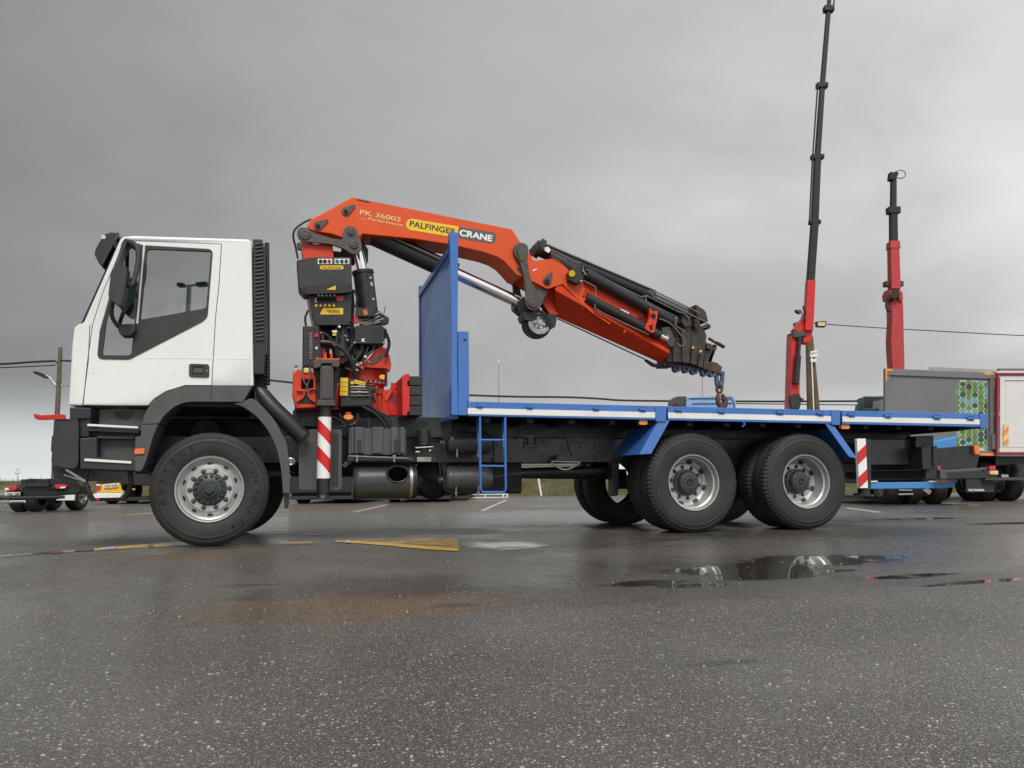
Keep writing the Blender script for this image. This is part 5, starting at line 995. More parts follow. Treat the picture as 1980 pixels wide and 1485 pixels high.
band('marking_line', 0, 25, PGREY, 1.6, 1.4, .004); band('marking_line', 33, 60, PGREY, 1.0, .9, .004); band('marking_line', 66, 90, PBLK, 1.0, 1.4, .004); band('marking_line', 88, 101, PBLK, 2.2, 2.4, .004); band('marking_line', 101, 121, PRED, 2.8, 2.4, .006)
band('marking_line', 121, 146, PGREY, 1.6, 1.5, .004); band('marking_line', 145, 181, PBLK, 1.8, 2.0, .006); band('marking_line', 182, 196, PYEL, 2.4, 2.4, .004); band('marking_line', 195, 223, PWHITE, 2.2, 2.2, .006)
band('marking_line', 224, 286, PYEL, 2.5, 3.4, .004); band('marking_line', 286, 297, PRED, 3.2, 3.2, .006); band('marking_line', 297, 390, PYEL, 3.4, 5.0, .004)
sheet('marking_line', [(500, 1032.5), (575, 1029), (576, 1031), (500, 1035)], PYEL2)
sheet('painted_reflection', [(642, 1044.5), (700, 1044), (800, 1042), (884, 1041), (889, 1066), (830, 1063), (760, 1057), (700, 1052), (652, 1049)], PYEL4)  # streaky yellow reflection on the wet tarmac, painted as flat sheets
sheet('painted_reflection', [(648, 1046), (700, 1048), (760, 1051), (830, 1058.5), (884, 1062), (887, 1066.5), (830, 1063.5), (760, 1057), (700, 1052), (652, 1049)], PYEL, .006)
sheet('painted_reflection', [(500, 1049), (640, 1043), (650, 1049), (600, 1056), (500, 1060)], PYEL2, .0085)
sheet('painted_reflection', [(500, 1035), (720, 1031), (720, 1034), (500, 1040)], PYEL2, .005)
sheet('painted_reflection', [(668, 1046), (678, 1046), (678, 1051), (668, 1051)], PWHITE, .010)
sheet('painted_sky_reflection', [(890, 1043), (980, 1041), (1075, 1049), (1060, 1056), (1010, 1066), (940, 1074), (892, 1070)], paintmat('sky_reflection_white', (.52, .52, .51), .47, 8, True), .004)  # sky reflected in the wet surface, painted on as pale streaks
# loose pale chippings lying on the near tarmac
rc = random.Random(5); cb = MB()
for i in range(850):
    px, py = rc.uniform(0, 1980), 1035+450*rc.random()**1.25; g = G(px, py); s = rc.choice((.0010, .0013, .0016, .002, .003))*(.9 if py > 1240 else .95)*(1+.5*rc.random()); a = rc.uniform(0, 6)
    ring = [Vector((g.x+s*1.4*math.cos(a+k*1.2566)*rc.uniform(.7, 1.2), g.y+s*math.sin(a+k*1.2566)*rc.uniform(.7, 1.2), 0)) for k in range(5)]
    cb.loft([[v for v in ring], [v*1.0+Vector((0, 0, s*.8)) for v in ring]])
single('gravel', cb, mat('pale_chipping', (.42, .40, .35), .6, var=.5, scale=40), 'pale loose chippings scattered over the asphalt', None, kind='stuff')
# ================================================================== BACKGROUND
HORI = lambda px: 929.1+(990-px)*.0088
def base(px, Z):
    r = ray(px, HORI(px)); p = CAM + r*(Z/(r.x*math.sin(YAW)+r.y*math.cos(YAW))); return Vector((p.x, p.y, 0))
def bgthing(name, label, cat, px, Z, group=None): return Thing(name, label, cat, base(px, Z), -YAW, group)
def bank(name, px0, px1, Z, h, dep, m):
    r = Vector((math.cos(YAW), -math.sin(YAW), 0)); f = Vector((math.sin(YAW), math.cos(YAW), 0)); a, b_ = base(px0, Z), base(px1, Z); n = 60; rings = []; rb = random.Random(3)
    for i in range(n+1):
        p = a.lerp(b_, i/n); w1 = rb.uniform(-.12, .12); rings.append([p+Vector((0, 0, -.05)), p+f*1.2+Vector((0, 0, h*.35+w1*.4)), p+f*3+Vector((0, 0, h*.85+w1)), p+f*5+Vector((0, 0, h+w1)), p+f*dep+Vector((0, 0, h+w1*.3))])
    mb = MB(); k = 5; vs_ = [v for r_ in rings for v in r_]; fs = [(i*k+j, (i+1)*k+j, (i+1)*k+j+1, i*k+j+1) for i in range(n) for j in range(k-1)]; mb.add(vs_, fs)
    return single(name, mb, m, None, None, kind='structure')
GRASS = mat('rough_grass', (.080, .085, .030), .9, var=.45, scale=1.2, dirt=.6, dcol=(.12, .085, .05), bump=.6, bscale=20)
GRASSL = mat('dry_grass_blade', (.13, .125, .055), .9, var=.6, scale=.8, dirt=.5, dcol=(.16, .06, .03))
bank('grass_bank', -700, 3200, 30, .70, 160, GRASS)
rb = random.Random(9); tb = MB()
f_ = Vector((math.sin(YAW), math.cos(YAW), 0)); r_ = Vector((math.cos(YAW), -math.sin(YAW), 0))
for i in range(5200):
    px = rb.choice((rb.uniform(-80, 320), rb.uniform(880, 1330), rb.uniform(500, 1000), rb.uniform(1000, 1140))); t = rb.random(); Z = 30+.2+5.5*t; p = base(px, Z); z0 = .7*min(1, .35*t*5.5/1.2 if t*5.5 < 1.2 else .35+.5*(t*5.5-1.2)/1.8 if t*5.5 < 3 else .85+.15*(t*5.5-3)/2)-.05
    h = rb.uniform(.10, .30)*(1.6 if rb.random() < .06 else 1); lean = r_*rb.uniform(-.12, .12)+f_*rb.uniform(-.1, .1); wd = rb.uniform(.012, .03); o_ = Vector((p.x, p.y, z0))
    tb.add([o_-r_*wd, o_+r_*wd, o_+lean+Vector((0, 0, h))], [(0, 1, 2)])
single('grass', tb, GRASSL, 'dry yellow and green grass growing on the low bank', None, kind='stuff')
# wheel used by every parked lorry behind (local frame: axle along the given direction)
def bwheel(t, c, R, wd, ax=(1, 0, 0), rim=True, rimm=None):
    ax = Vector(ax); c = Vector(c); e = bpy.data.objects.new('wheel', None); C.objects.link(e); e.parent = t.o
    t.part('tyre', MB().lathe([(R*.55, 0), (R*.6, 0), (R*.8, -.005), (R*.95, .02), (R, .05), (R, wd-.05), (R*.95, wd-.02), (R*.8, wd), (R*.55, wd)], c, ax, 32), RUBBER, e, local=True)
    if rim: t.part('rim', MB().lathe([(R*.60, -.004), (R*.54, -.006), (R*.50, .05), (R*.36, .07), (R*.30, .03), (R*.16, .03), (R*.14, -.02), (0, -.02)], c, ax, 28), rimm or RIMM, e, local=True)
    return e
def text_local(t, s, a, b, cap, m, parent=None, bold=.02, name='lettering'):
    a, b = Vector(a), Vector(b); vs_, fs = glyphs(s, bold); x0 = min(v.x for v in vs_); x1 = max(v.x for v in vs_); ux = b-a; wd = ux.length; ux.normalize(); uz = Vector((0, 0, 1)); uz = (uz-ux*ux.z).normalized()
    mb = MB(); mb.add([a+ux*((v.x-x0)/(x1-x0)*wd)+uz*(v.y*cap/.7) for v in vs_], fs); return t.part(name, mb, m, parent, local=True)
def lp(t, name, mb, m, parent=None, bev=0, **k): return t.part(name, mb, m, parent, bev=bev, local=True, **k)
def pg(t, pts, Z, dep, y0=0.0): # traced outline facing the viewer at depth Z, given real depth
    v = [t.q(a, b, Z) for a, b in pts]; yy = sum(q.y for q in v)/len(v); return MB().prism([(q.x, q.z) for q in v], yy+y0, yy+y0+dep)
# ---- left: black hook-lift chassis lorry seen from behind
Z = 17.6
B = bgthing('hook_lift_truck', 'small black chassis lorry with red hook arm, seen from behind beyond the white cab', 'truck', 95, Z)
for q_ in ([(46, 930), (52, 926), (130, 926), (132, 956), (44, 960)],): lp(B, 'chassis', pg(B, q_, Z, .55), BLACK, bev=.02)
lp(B, 'frame_crossbar', pg(B, [(45, 935), (95, 935), (94, 940), (46, 941)], Z-.1, .08), PLASTIC, bev=.005)
lp(B, 'roller_block', MB().add(pg(B, [(38, 930), (42, 926.5), (48, 927), (50, 936), (40, 937)], Z-.05, .2).v, pg(B, [(38, 930), (42, 926.5), (48, 927), (50, 936), (40, 937)], Z-.05, .2).f), PLASTIC, bev=.01)
for x in (58, 90): lp(B, 'container_guide', pg(B, [(x, 925.5), (x+6, 925.5), (x+5, 931), (x+1, 931)], Z-.03, .25), BLACK, bev=.006)
for x, fl in ((9, 0), (104, 1)):
    l_ = lp(B, 'tail_lamp', pg(B, [(x, 941), (x+4, 940), (x+22, 940.5), (x+23, 946), (x+18, 948.5), (x+8, 948)] if not fl else [(x, 938), (x+4, 936.5), (x+20, 936.5), (x+26, 940), (x+22, 944), (x+4, 945)], Z-.12, .12), REDL, bev=.01)
    lp(B, 'lamp_lens', pg(B, [(x, 943), (x+7, 944), (x+8, 948), (x, 947)] if not fl else [(x+12, 941.5), (x+20, 940.5), (x+22, 943.5), (x+13, 944.5)], Z-.14, .015), WLAB, l_)
    lp(B, 'lamp_bracket', pg(B, [(x+4, 948), (x+36, 947), (x+36, 952), (x+4, 952)] if not fl else [(x-8, 945), (x+22, 944), (x+22, 950), (x-8, 950)], Z, .1), BLACK)
pl = lp(B, 'number_plate', pg(B, [(10, 951.5), (38.5, 951.5), (38.5, 957.5), (10, 957.5)], Z-.15, .02), WLAB); a_ = B.q(12, 956.6, Z-.17); b_ = B.q(37, 956.6, Z-.17); text_local(B, '7565 FJM', a_, b_, .046, INK, pl)
lp(B, 'underrun_tube', MB().cyl(B.q(-120, 966, Z-.35), B.q(124, 961, Z-.35), .035, n=12), PLASTIC)
lp(B, 'bumper_plate', pg(B, [(114, 958), (144, 956.5), (143, 967.5), (108, 967.5), (108, 966), (114, 965)], Z-.2, .04), WLAB, bev=.005)
lp(B, 'bumper_plate', pg(B, [(18, 968), (48, 967.5), (48, 972), (18, 972.5)], Z-.2, .04), WLAB, bev=.005)
lp(B, 'bumper_slot', pg(B, [(20, 970), (46, 969.6), (46, 971), (20, 971.3)], Z-.21, .012), INK)
lp(B, 'mudguard', pg(B, [(125, 934), (150, 932), (158, 940), (155, 950), (146, 956), (120, 956)], Z-.05, .42), BLACK, bev=.03)
c_ = B.q(56, 972, Z+.3); R_ = .30
bwheel(B, (c_.x-.30, c_.y, R_), R_, .28); bwheel(B, (c_.x+.02, c_.y, R_), R_, .28)
c_ = B.q(140, 970, Z+1.2); bwheel(B, (c_.x+.24, c_.y, .33), .33, .28, (-1, 0, 0), rimm=STEEL); bwheel(B, (c_.x-.36, c_.y, .33), .33, .25, (-1, 0, 0), rim=False)
lp(B, 'hook_mast', pg(B, [(116, 812), (126, 812), (130, 928), (116, 928)], Z+.4, .25), BLACK, bev=.01)
lp(B, 'hook_arm', pg(B, [(64, 801), (68, 800), (71, 803), (120, 801), (121, 812), (96, 810.5), (72, 811.5), (66, 808)], Z+.3, .16), REDB, bev=.015)
lp(B, 'hydraulic_ram', MB().cyl(B.q(120, 918, Z-.2), B.q(166, 931, Z-.2), .03).cyl(B.q(128, 908, Z-.2), B.q(168, 930, Z-.2), .018), STEEL)
lp(B, 'cab', MB().box(B.q(20, 900, Z).x, B.q(52, 900, Z).x, .6, 2.2, .45, .70), BLACK, bev=.06)
# ---- yellow lorry
Z = 24
B = bgthing('yellow_truck', 'yellow tailgate of a parked lorry seen under the steps of the white cab', 'truck', 215, Z)
lp(B, 'tailgate', pg(B, [(186, 937), (231, 933.5), (235, 948), (240, 950), (238, 952), (188, 952)], Z, .06), YTRUCK, bev=.008)
tl = lp(B, 'tail_lamp', pg(B, [(185, 939), (192.5, 938.5), (193, 947), (185.5, 947.5)], Z-.05, .06), REDL); lp(B, 'lamp_lens', pg(B, [(186, 936), (193, 936), (193, 939), (186, 939)], Z-.06, .06), WLAB, tl)
pl = lp(B, 'number_plate', pg(B, [(199.5, 937), (228, 934.5), (228, 941.5), (200, 944)], Z-.06, .03), WLAB); text_local(B, '2757 KVB', B.q(202, 942.3, Z-.08), B.q(226.5, 940, Z-.08), .062, INK, pl)
lp(B, 'rear_bumper', pg(B, [(178, 957), (186, 953), (238, 953), (232, 962), (178, 963)], Z-.1, .2), WLAB, bev=.02)
lp(B, 'chassis', pg(B, [(176, 963), (290, 960), (290, 968), (178, 969)], Z, 5.0), BLACK); lp(B, 'lamp_lens', pg(B, [(185, 963.5), (192, 963), (192, 967), (186, 967.5)], Z-.1, .05), REDL)
lp(B, 'load_body', pg(B, [(186, 905), (300, 900), (300, 940), (186, 936)], Z+.2, 4.0), BLACK, bev=.03)
for x in (208, 246): 
    c_ = B.q(x, 976, Z+1); bwheel(B, (c_.x, c_.y, .40), .40, .30)
lp(B, 'side_marker', pg(B, [(256, 944.5), (260, 944), (260, 947.5), (256, 947.5)], Z-.1, .05), AMBER)
# ---- dark lorries parked in the gap under the chassis
def dark_truck(px0, px1, Z, label, wheels, top=880, extra=None):
    t = bgthing('parked_truck', label, 'truck', (px0+px1)/2, Z, 'dark lorries parked in a row beyond the flatbed')
    lp(t, 'load_body', pg(t, [(px0, top), (px1, top), (px1, 953), (px0, 955)], Z, 5), BLACK, bev=.04)
    lp(t, 'chassis', pg(t, [(px0+4, 955), (px1-3, 953.5), (px1-3, 962), (px0+4, 963)], Z+.1, 5.5), DARK)
    lp(t, 'rear_bumper', pg(t, [(px0, 960), (px1, 959), (px1, 965), (px0, 966.5)], Z-.1, .12), PLASTIC, bev=.01)
    for x in wheels: c_ = t.q(x, 965, Z+.6); bwheel(t, (c_.x, c_.y, .42), .42, .34)
    return t
t1 = dark_truck(560, 700, 22.5, 'black lorry parked beyond the crane base with wheels showing below', (576, 648, 672))
t2 = dark_truck(745, 870, 23, 'black lorry with a square yellow reflector parked behind the air tanks', (752, 798, 850))
lp(t2, 'yellow_reflector', pg(t2, [(832.5, 918), (846, 918), (846.5, 922), (843.5, 927), (846, 937), (831, 938)], 22.9, .03), YELLOW)
lp(t2, 'reflector_line', pg(t2, [(832, 926.6), (843, 926.8), (843, 928), (832, 927.8)], 22.88, .01), WLAB)
t3 = dark_truck(868, 905, 25, 'low dark trailer with small wheels parked near the grass bank', (886,), 925)
# low white rail and post by the bank
B = bgthing('barrier_rail', 'low white tubular rail standing on the lot edge before the bank', 'railing', 940, 28.5)
lp(B, 'rail', MB().cyl(B.q(896, 956.5, 28.5), B.q(982, 955.5, 28.5), .025), WLAB); lp(B, 'rail', MB().cyl(B.q(896, 962.5, 28.5), B.q(982, 962, 28.5), .02), WLAB)
for x in (896, 907, 938, 973, 981): lp(B, 'post', MB().cyl(B.q(x, 955.5, 28.5), B.q(x, 963.2, 28.5), .028), WLAB)
B = bgthing('marker_post', 'slim white post standing in front of the grass bank', 'post', 1044, 30.3)
lp(B, 'shaft', MB().cyl(B.q(1041, 925, 30.3), B.q(1047, 962, 30.3), .04), WLAB); lp(B, 'cap', MB().lathe([(0, .05), (.045, .02), (.045, 0)], B.q(1041, 925, 30.3), (0, 0, 1), 10), WLAB)
# far white sheds
B = bgthing('warehouse', 'long low white shed beyond the grass bank', 'building', 1060, 120)
lp(B, 'wall', pg(B, [(930, 897), (1180, 897), (1180, 932), (930, 932)], 120, 30), WBUILD); lp(B, 'roof', pg(B, [(926, 895), (1184, 895), (1184, 898), (926, 898)], 119, 32), GALV)
for x in (1003, 1062, 1080): lp(B, 'door', pg(B, [(x, 920), (x+8, 920), (x+8, 929), (x, 929)], 119.8, .3), GALV)
# left roadside: guard rail, triangular sign, wooden pole with street lamp
B = bgthing('guard_rail', 'galvanised guard rail at the left lot edge below the grass', 'guard rail', -20, 22)
lp(B, 'rail', pg(B, [(-260, 949), (34, 948.5), (34, 951), (-260, 951.5)], 22, .05), GALV); lp(B, 'rail', pg(B, [(-260, 953), (34, 952.5), (34, 957), (-260, 957.5)], 22, .05), GALV); lp(B, 'rail', pg(B, [(-260, 968), (34, 967.5), (34, 971), (-260, 971.5)], 22, .05), GALV)
for x in (-220, -150, -80, -30, 12): lp(B, 'post', pg(B, [(x-2, 949), (x+2, 949), (x+2, 979), (x-2, 979)], 22.06, .08), GALV)
B = bgthing('warning_sign', 'small triangular sign on a thin post far off at the left', 'road sign', 34, 60)
lp(B, 'sign_plate', MB().tube([B.q(29, 915.5, 60), B.q(34, 907, 60), B.q(39, 915, 60)], .035, 6, closed=True), GALV); lp(B, 'post', MB().cyl(B.q(34, 915, 60), B.q(34.5, 932, 60), .03), GALV)
Z = 40
B = bgthing('utility_pole', 'weathered wooden pole carrying cables and a street lamp left of the white cab', 'utility pole', 106, Z)
top = B.q(117, 672, Z); ft = B.q(105, 930, Z); ft.z = 0
lp(B, 'pole_shaft', MB().cyl(ft, top, .15, .10, 14), TPOLE)
arm = lp(B, 'lamp_arm', MB().tube(smooth_path([B.q(110, 745, Z), B.q(104, 740, Z), B.q(98, 731, Z), B.q(88, 725, Z)], 4), .05, 8), GALV)
lp(B, 'lamp_head', pg(B, [(63, 718), (66, 717), (86, 724), (89, 729), (85, 731), (64, 721.5)], Z-.1, .3), PLASTIC, arm, bev=.04)
lp(B, 'bracket', MB().cyl(B.q(106, 746, Z), B.q(134, 745, Z), .04), GALV); lp(B, 'side_box', pg(B, [(131, 731), (135, 731), (135, 741), (131, 741)], Z, .2), GALV)
lp(B, 'cable_drop', MB().tube(smooth_path([B.q(106, 698, Z), B.q(112, 704, Z), B.q(112, 720, Z), B.q(110, 742, Z), B.q(108, 790, Z)], 4), .035, 6), WIRE)
def wire(label, pts, Z, r, k=4): return single('overhead_cable', MB().tube(smooth_path([A(a, b, z_) for (a, b), z_ in zip(pts, Z if isinstance(Z, (list, tuple)) else [Z]*len(pts))], k), r, 6), WIRE, label, 'cable', loc=A(*pts[0], Z[0] if isinstance(Z, (list, tuple)) else Z))
wire('thick overhead cable running left from the wooden pole', [(-300, 716), (-150, 709), (0, 704), (60, 700), (106, 698)], 40, .055)
wire('thin overhead wire running left below the thick cable', [(-300, 722), (-150, 716), (0, 711), (60, 708.5), (108, 706)], 40, .028)
wire('long overhead cable sagging from behind the cab to the right edge', [(117, 697), (200, 702), (330, 715), (520, 735), (640, 748), (760, 757), (905, 764), (1000, 767), (1095, 768), (1160, 771), (1200, 774), (1300, 775.5), (1420, 776), (1500, 776.3), (1570, 776), (1665, 775.5), (1800, 774), (2100, 770)], 40, .05)
wire('thinner overhead wire just below the long cable at the right', [(1400, 780), (1480, 781), (1570, 782), (1665, 783), (1800, 783), (2100, 781)], 40, .025)
for px, y0, lab in ((964, 700, 'slim white lamp mast rising behind the bed near the headboard'), (1358, 728, 'slim white lamp mast rising beside the chain hook')):
    B = bgthing('white_mast', lab, 'mast', px, 55, 'slim white masts behind the flatbed'); p0 = B.q(px, y0, 55); p1 = B.q(px+3, 930, 55); p1.z = 0
    lp(B, 'shaft', MB().cyl(p1, p0, .07, .035, 10), GALV); lp(B, 'finial', MB().lathe([(0, .12), (.06, .08), (.075, 0), (.06, -.06), (0, -.1)], p0, (0, 0, 1), 12), WLAB)
# ---- brown twin pole with floodlights
Z = 38
B = bgthing('floodlight_pole', 'brown strutted wooden pole with floodlights between the two red cranes', 'utility pole', 1575, Z)
g0_ = B.q(1571, 930, Z); g0_.z = 0; g1_ = B.q(1592, 930, Z); g1_.z = 0
lp(B, 'pole_shaft', MB().cyl(g0_, B.q(1562, 618, Z), .20, .13, 14), WOOD); lp(B, 'strut', MB().cyl(g1_, B.q(1567, 650, Z), .17, .12, 12), WOOD)
lp(B, 'cable_conduit', MB().cyl(B.q(1578, 900, Z-.25), B.q(1569, 690, Z-.25), .035), WLAB)
lp(B, 'insulator', MB().box(*[v for a, b in zip(B.q(1567, 690, Z-.3), B.q(1578, 684, Z-.1)) for v in sorted((a, b))]).box(*[v for a, b in zip(B.q(1568, 700, Z-.3), B.q(1576, 695, Z-.1)) for v in sorted((a, b))]).beam(B.q(1567, 682, Z-.3), B.q(1580, 678, Z-.3), .1, .1), WLAB)
lp(B, 'cross_arm', MB().cyl(B.q(1536, 626, Z-.1), B.q(1582, 622, Z-.1), .045), GALV)
fl = lp(B, 'floodlight', pg(B, [(1579, 621), (1599, 620.5), (1597, 632), (1580, 631.5)], Z-.4, .25), IRON, bev=.02); lp(B, 'lamp_glass', pg(B, [(1582, 623), (1596, 623), (1595, 630), (1582, 630)], Z-.42, .018), CREAM, fl)
lp(B, 'floodlight', pg(B, [(1536, 624), (1550, 620), (1552, 632), (1538, 632)], Z-.3, .25), IRON, bev=.02)
wire('thin wire from the floodlight to the right edge', [(1599, 627), (1700, 634), (1800, 639.5), (1900, 645), (2000, 650), (2150, 657)], 38, .022)
# ---- tall red crane with black telescopic mast
def crane_base(B, px, Z): # lorry chassis the crane stands on
    c_ = B.q(px, 925, Z); lp(B, 'carrier_chassis', MB().box(c_.x-.45, c_.x+.45, -1.2, 5.0, .75, 1.05), BLACK, bev=.02); lp(B, 'pedestal', MB().box(c_.x-.3, c_.x+.3, -.3, .4, 1.05, 1.9), BLACK, bev=.03)
    for yy in (-.5, .8, 4.2):
        for s in (-1, 1): bwheel(B, (c_.x+s*1.1 if s < 0 else c_.x+1.1, yy, .5), .5, .32, (1, 0, 0) if s < 0 else (-1, 0, 0))
        lp(B, 'axle', MB().cyl((c_.x-1.0, yy, .5), (c_.x+1.0, yy, .5), .07), DARK)
    lp(B, 'carrier_cab', MB().prism([(c_.x-1.2, .8), (c_.x+1.2, .8), (c_.x+1.2, 1.9), (c_.x-1.2, 1.9)], 5.1, 6.6), BLACK, bev=.08)
Z = 27
B = bgthing('loader_crane', 'tall red crane with long black telescopic mast rising out of the top of the picture', 'crane', 1538, Z, 'red cranes standing behind the flatbed')
crane_base(B, 1538, Z)
lp(B, 'crane_column', pg(B, [(1526, 790), (1530, 650), (1538, 645), (1549, 650), (1546, 790), (1550, 880), (1524, 880)], Z, .5), REDB, bev=.02)
lp(B, 'column_ram', MB().cyl(B.q(1539, 742, Z-.1), B.q(1543, 688, Z-.1), .11).cyl(B.q(1543, 690, Z-.1), B.q(1546, 652, Z-.1), .07), BLACK)
lp(B, 'control_block', pg(B, [(1528, 765), (1538, 760), (1547, 762), (1550, 772), (1547, 790), (1530, 792)], Z-.15, .25), PLASTIC, bev=.02)
lp(B, 'knee_joint', pg(B, [(1534, 641), (1540, 638), (1558, 641), (1557, 650), (1535, 653)], Z-.12, .7), IRON, bev=.03)
lp(B, 'knee_plate', pg(B, [(1536, 637), (1556, 612), (1560, 600), (1575, 600), (1570, 655), (1566, 663), (1553, 662), (1550, 645)], Z, .45), REDB, bev=.02)
def mast(B, name, pl, m, w0, w1, Z): # pl bottom-centre to top-centre in photo px, widths in px
    a, b = B.q(*pl[0], Z), B.q(*pl[1], Z); k = Z/FOC; return lp(B, name, MB().loft([[c+Vector((sx_*wd*k/2, sy*wd*k/2, 0)) for sx_, sy in ((-1, -1), (1, -1), (1, 1), (-1, 1))] for c, wd in ((a, w0), (b, w1))]), m, bev=.012)
mast(B, 'boom_root', [(1562, 640), (1567, 543)], REDB, 16, 15.5, Z)
st = [((1567, 543), (1575, 430), 13.5, 13), ((1575, 430), (1580.5, 304), 12.5, 12), ((1580.5, 304), (1590, 166), 10, 9.2), ((1590, 166), (1602, 18), 8.8, 8.2), ((1602, 18), (1614, -150), 6.8, 6.4)]
for a, b, w0, w1 in st: mast(B, 'mast_section', [a, b], MAST, w0, w1, Z)
for (px, py), wd in (((1575, 430), 15.5), ((1580, 304), 18), ((1589, 166), 15), ((1602, 18), 13)):
    lp(B, 'mast_collar', MB().box(*[v for a, b in zip(B.q(px-wd/2, py+1.5, Z-.12), B.q(px+wd/2, py-1.5, Z+.12)) for v in sorted((a, b))]), MAST, bev=.01)
    lp(B, 'sheave', MB().cyl(B.q(px+wd/2+1, py, Z-.12), B.q(px+wd/2+1, py, Z+.1), .04), MAST)
for a, b in (((1565, 430), (1571, 306)), ((1571.5, 302), (1581, 166)), ((1612, 14), (1621, -150))): lp(B, 'mast_pipe', MB().cyl(B.q(*a, Z-.1), B.q(*b, Z-.1), .028, n=8), MAST)
lp(B, 'hose_loop', MB().tube(smooth_path([B.q(1553, 620, Z-.1), B.q(1556, 606, Z-.1), B.q(1553, 594, Z-.1), B.q(1557, 590, Z-.1)], 4), .03, 6), HOSE)
lp(B, 'work_lamp', pg(B, [(1539, 598), (1550, 599), (1552, 605), (1546, 606), (1540, 602)], Z-.2, .2), IRON, bev=.02)
lp(B, 'red_tap', pg(B, [(1549, 769), (1554, 770), (1554, 774), (1549, 774)], Z-.2, .1), MAROON)
# ---- shorter faded red crane
Z = 32
B = bgthing('loader_crane', 'shorter faded red crane with a stubby black mast rising behind the grey trailer', 'crane', 1738, Z, 'red cranes standing behind the flatbed')
crane_base(B, 1738, Z)
lp(B, 'crane_column', pg(B, [(1727, 720), (1724, 680), (1723, 655), (1725, 620), (1724, 585), (1728, 577), (1745, 577), (1747, 590), (1748, 640), (1750, 720), (1752, 890), (1726, 890)], Z, .5), OLDRED, bev=.03)
lp(B, 'knee_joint', pg(B, [(1720, 566), (1724, 556), (1738, 553), (1742, 562), (1746, 565), (1747, 580), (1741, 583), (1736, 575), (1722, 578)], Z-.1, .7), OLDRED, bev=.03)
lp(B, 'knee_pin', MB().cyl(B.q(1731, 569, Z-.25), B.q(1731, 569, Z+.7), .17), IRON)
lp(B, 'side_lugs', MB().box(*[v for a, b in zip(B.q(1713, 553, Z), B.q(1741, 546, Z+.3)) for v in sorted((a, b))]), IRON, bev=.03)
lp(B, 'hose_loop', MB().tube(smooth_path([B.q(1720, 572, Z-.1), B.q(1714, 586, Z-.1), B.q(1715, 598, Z-.1), B.q(1722, 603, Z-.1)], 4), .05, 6), HOSE)
mast(B, 'boom_root', [(1729, 560), (1727, 476)], OLDRED, 18, 17, Z); mast(B, 'boom_head', [(1727, 482), (1727, 468)], OLDRED, 20, 19, Z)
mast(B, 'mast_section', [(1727.5, 468), (1727, 408)], MAST, 13, 12.5, Z); mast(B, 'mast_section', [(1727, 408), (1727.5, 345)], MAST, 10, 9.5, Z)
lp(B, 'mast_collar', MB().box(*[v for a, b in zip(B.q(1720, 411, Z-.17), B.q(1734, 404, Z+.17)) for v in sorted((a, b))]), MAST, bev=.01)
lp(B, 'mast_head', pg(B, [(1721, 346), (1723, 331), (1727, 333), (1732, 331), (1738, 333), (1737, 339), (1731, 344), (1731, 348)], Z-.15, .3), MAST, bev=.02)
lp(B, 'cable_coil', MB().tube([B.q(1741+10*math.cos(t), 337+8*math.sin(t), Z-.05*i/9) for i, t in enumerate([2*math.pi*j/16 for j in range(28)])], .018, 6), WIRE)
# ---- light blue lorry whose cab roof shows above the bed
Z = 23.5
B = bgthing('blue_truck', 'light blue lorry cab with grey roof deflector behind the bed and chain hook', 'truck', 1360, Z)
lp(B, 'cab', pg(B, rounded([(1328, 767), (1418, 766.5), (1423, 775), (1425, 905), (1318, 905), (1326, 800)], 8, 3), Z, 2.4), LBLUE, bev=.10, seg=3)
lp(B, 'cab_bead', MB().tube([B.q(1338, 781, Z-.01), B.q(1416, 780, Z-.01)], .015, 6).tube([B.q(1332, 771, Z-.01), B.q(1414, 770.5, Z-.01), B.q(1419, 778, Z-.01), B.q(1420, 800, Z-.01)], .015, 6), INK)
lp(B, 'roof_deflector', pg(B, rounded([(1296, 786), (1297, 773), (1304, 768), (1313, 766.3), (1328, 766), (1328.5, 786)], 4, 3), Z+.2, .4), IRON, bev=.05); lp(B, 'deflector_slot', pg(B, rounded([(1300, 783), (1308, 780), (1317, 785), (1300, 787)], 2, 2), Z+.18, .018), INK)
lp(B, 'chassis', MB().box(B.q(1330, 900, Z).x, B.q(1420, 900, Z).x, 0, 7, .6, .9), BLACK)
for x in (1345, 1398): 
    c_ = B.q(x, 930, Z+.8); bwheel(B, (c_.x, c_.y, .5), .5, .3)
# ---- dark green tipper
Z = 25
B = bgthing('green_truck', 'dark green hollow truck body showing above the bed left of the grey trailer', 'truck', 1700, Z)
lp(B, 'body_side', pg(B, [(1655, 796), (1667, 769), (1671, 767), (1672, 797)], Z, .2), DGREEN, bev=.02)
lp(B, 'body_rim', MB().tube([B.q(1667, 797, Z), B.q(1667.5, 772, Z), B.q(1671, 767.5, Z), B.q(1690, 768.5, Z), B.q(1740, 766, Z)], .035, 8), DGREEN)
lp(B, 'body_back', pg(B, [(1668, 769), (1745, 768), (1745, 900), (1655, 900), (1656, 797), (1668, 797)], Z+.5, .4), INK)
lp(B, 'body_floor', pg(B, [(1672, 790), (1745, 787), (1745, 900), (1660, 900), (1656, 797)], Z+.05, .45), DGREEN, bev=.02)
lp(B, 'chassis', pg(B, [(1662, 900), (1740, 900), (1740, 912), (1662, 912)], Z+.3, 5), BLACK)
for x in (1672, 1722): 
    c_ = B.q(x, 940, Z+.6); bwheel(B, (c_.x, c_.y, .5), .5, .3)
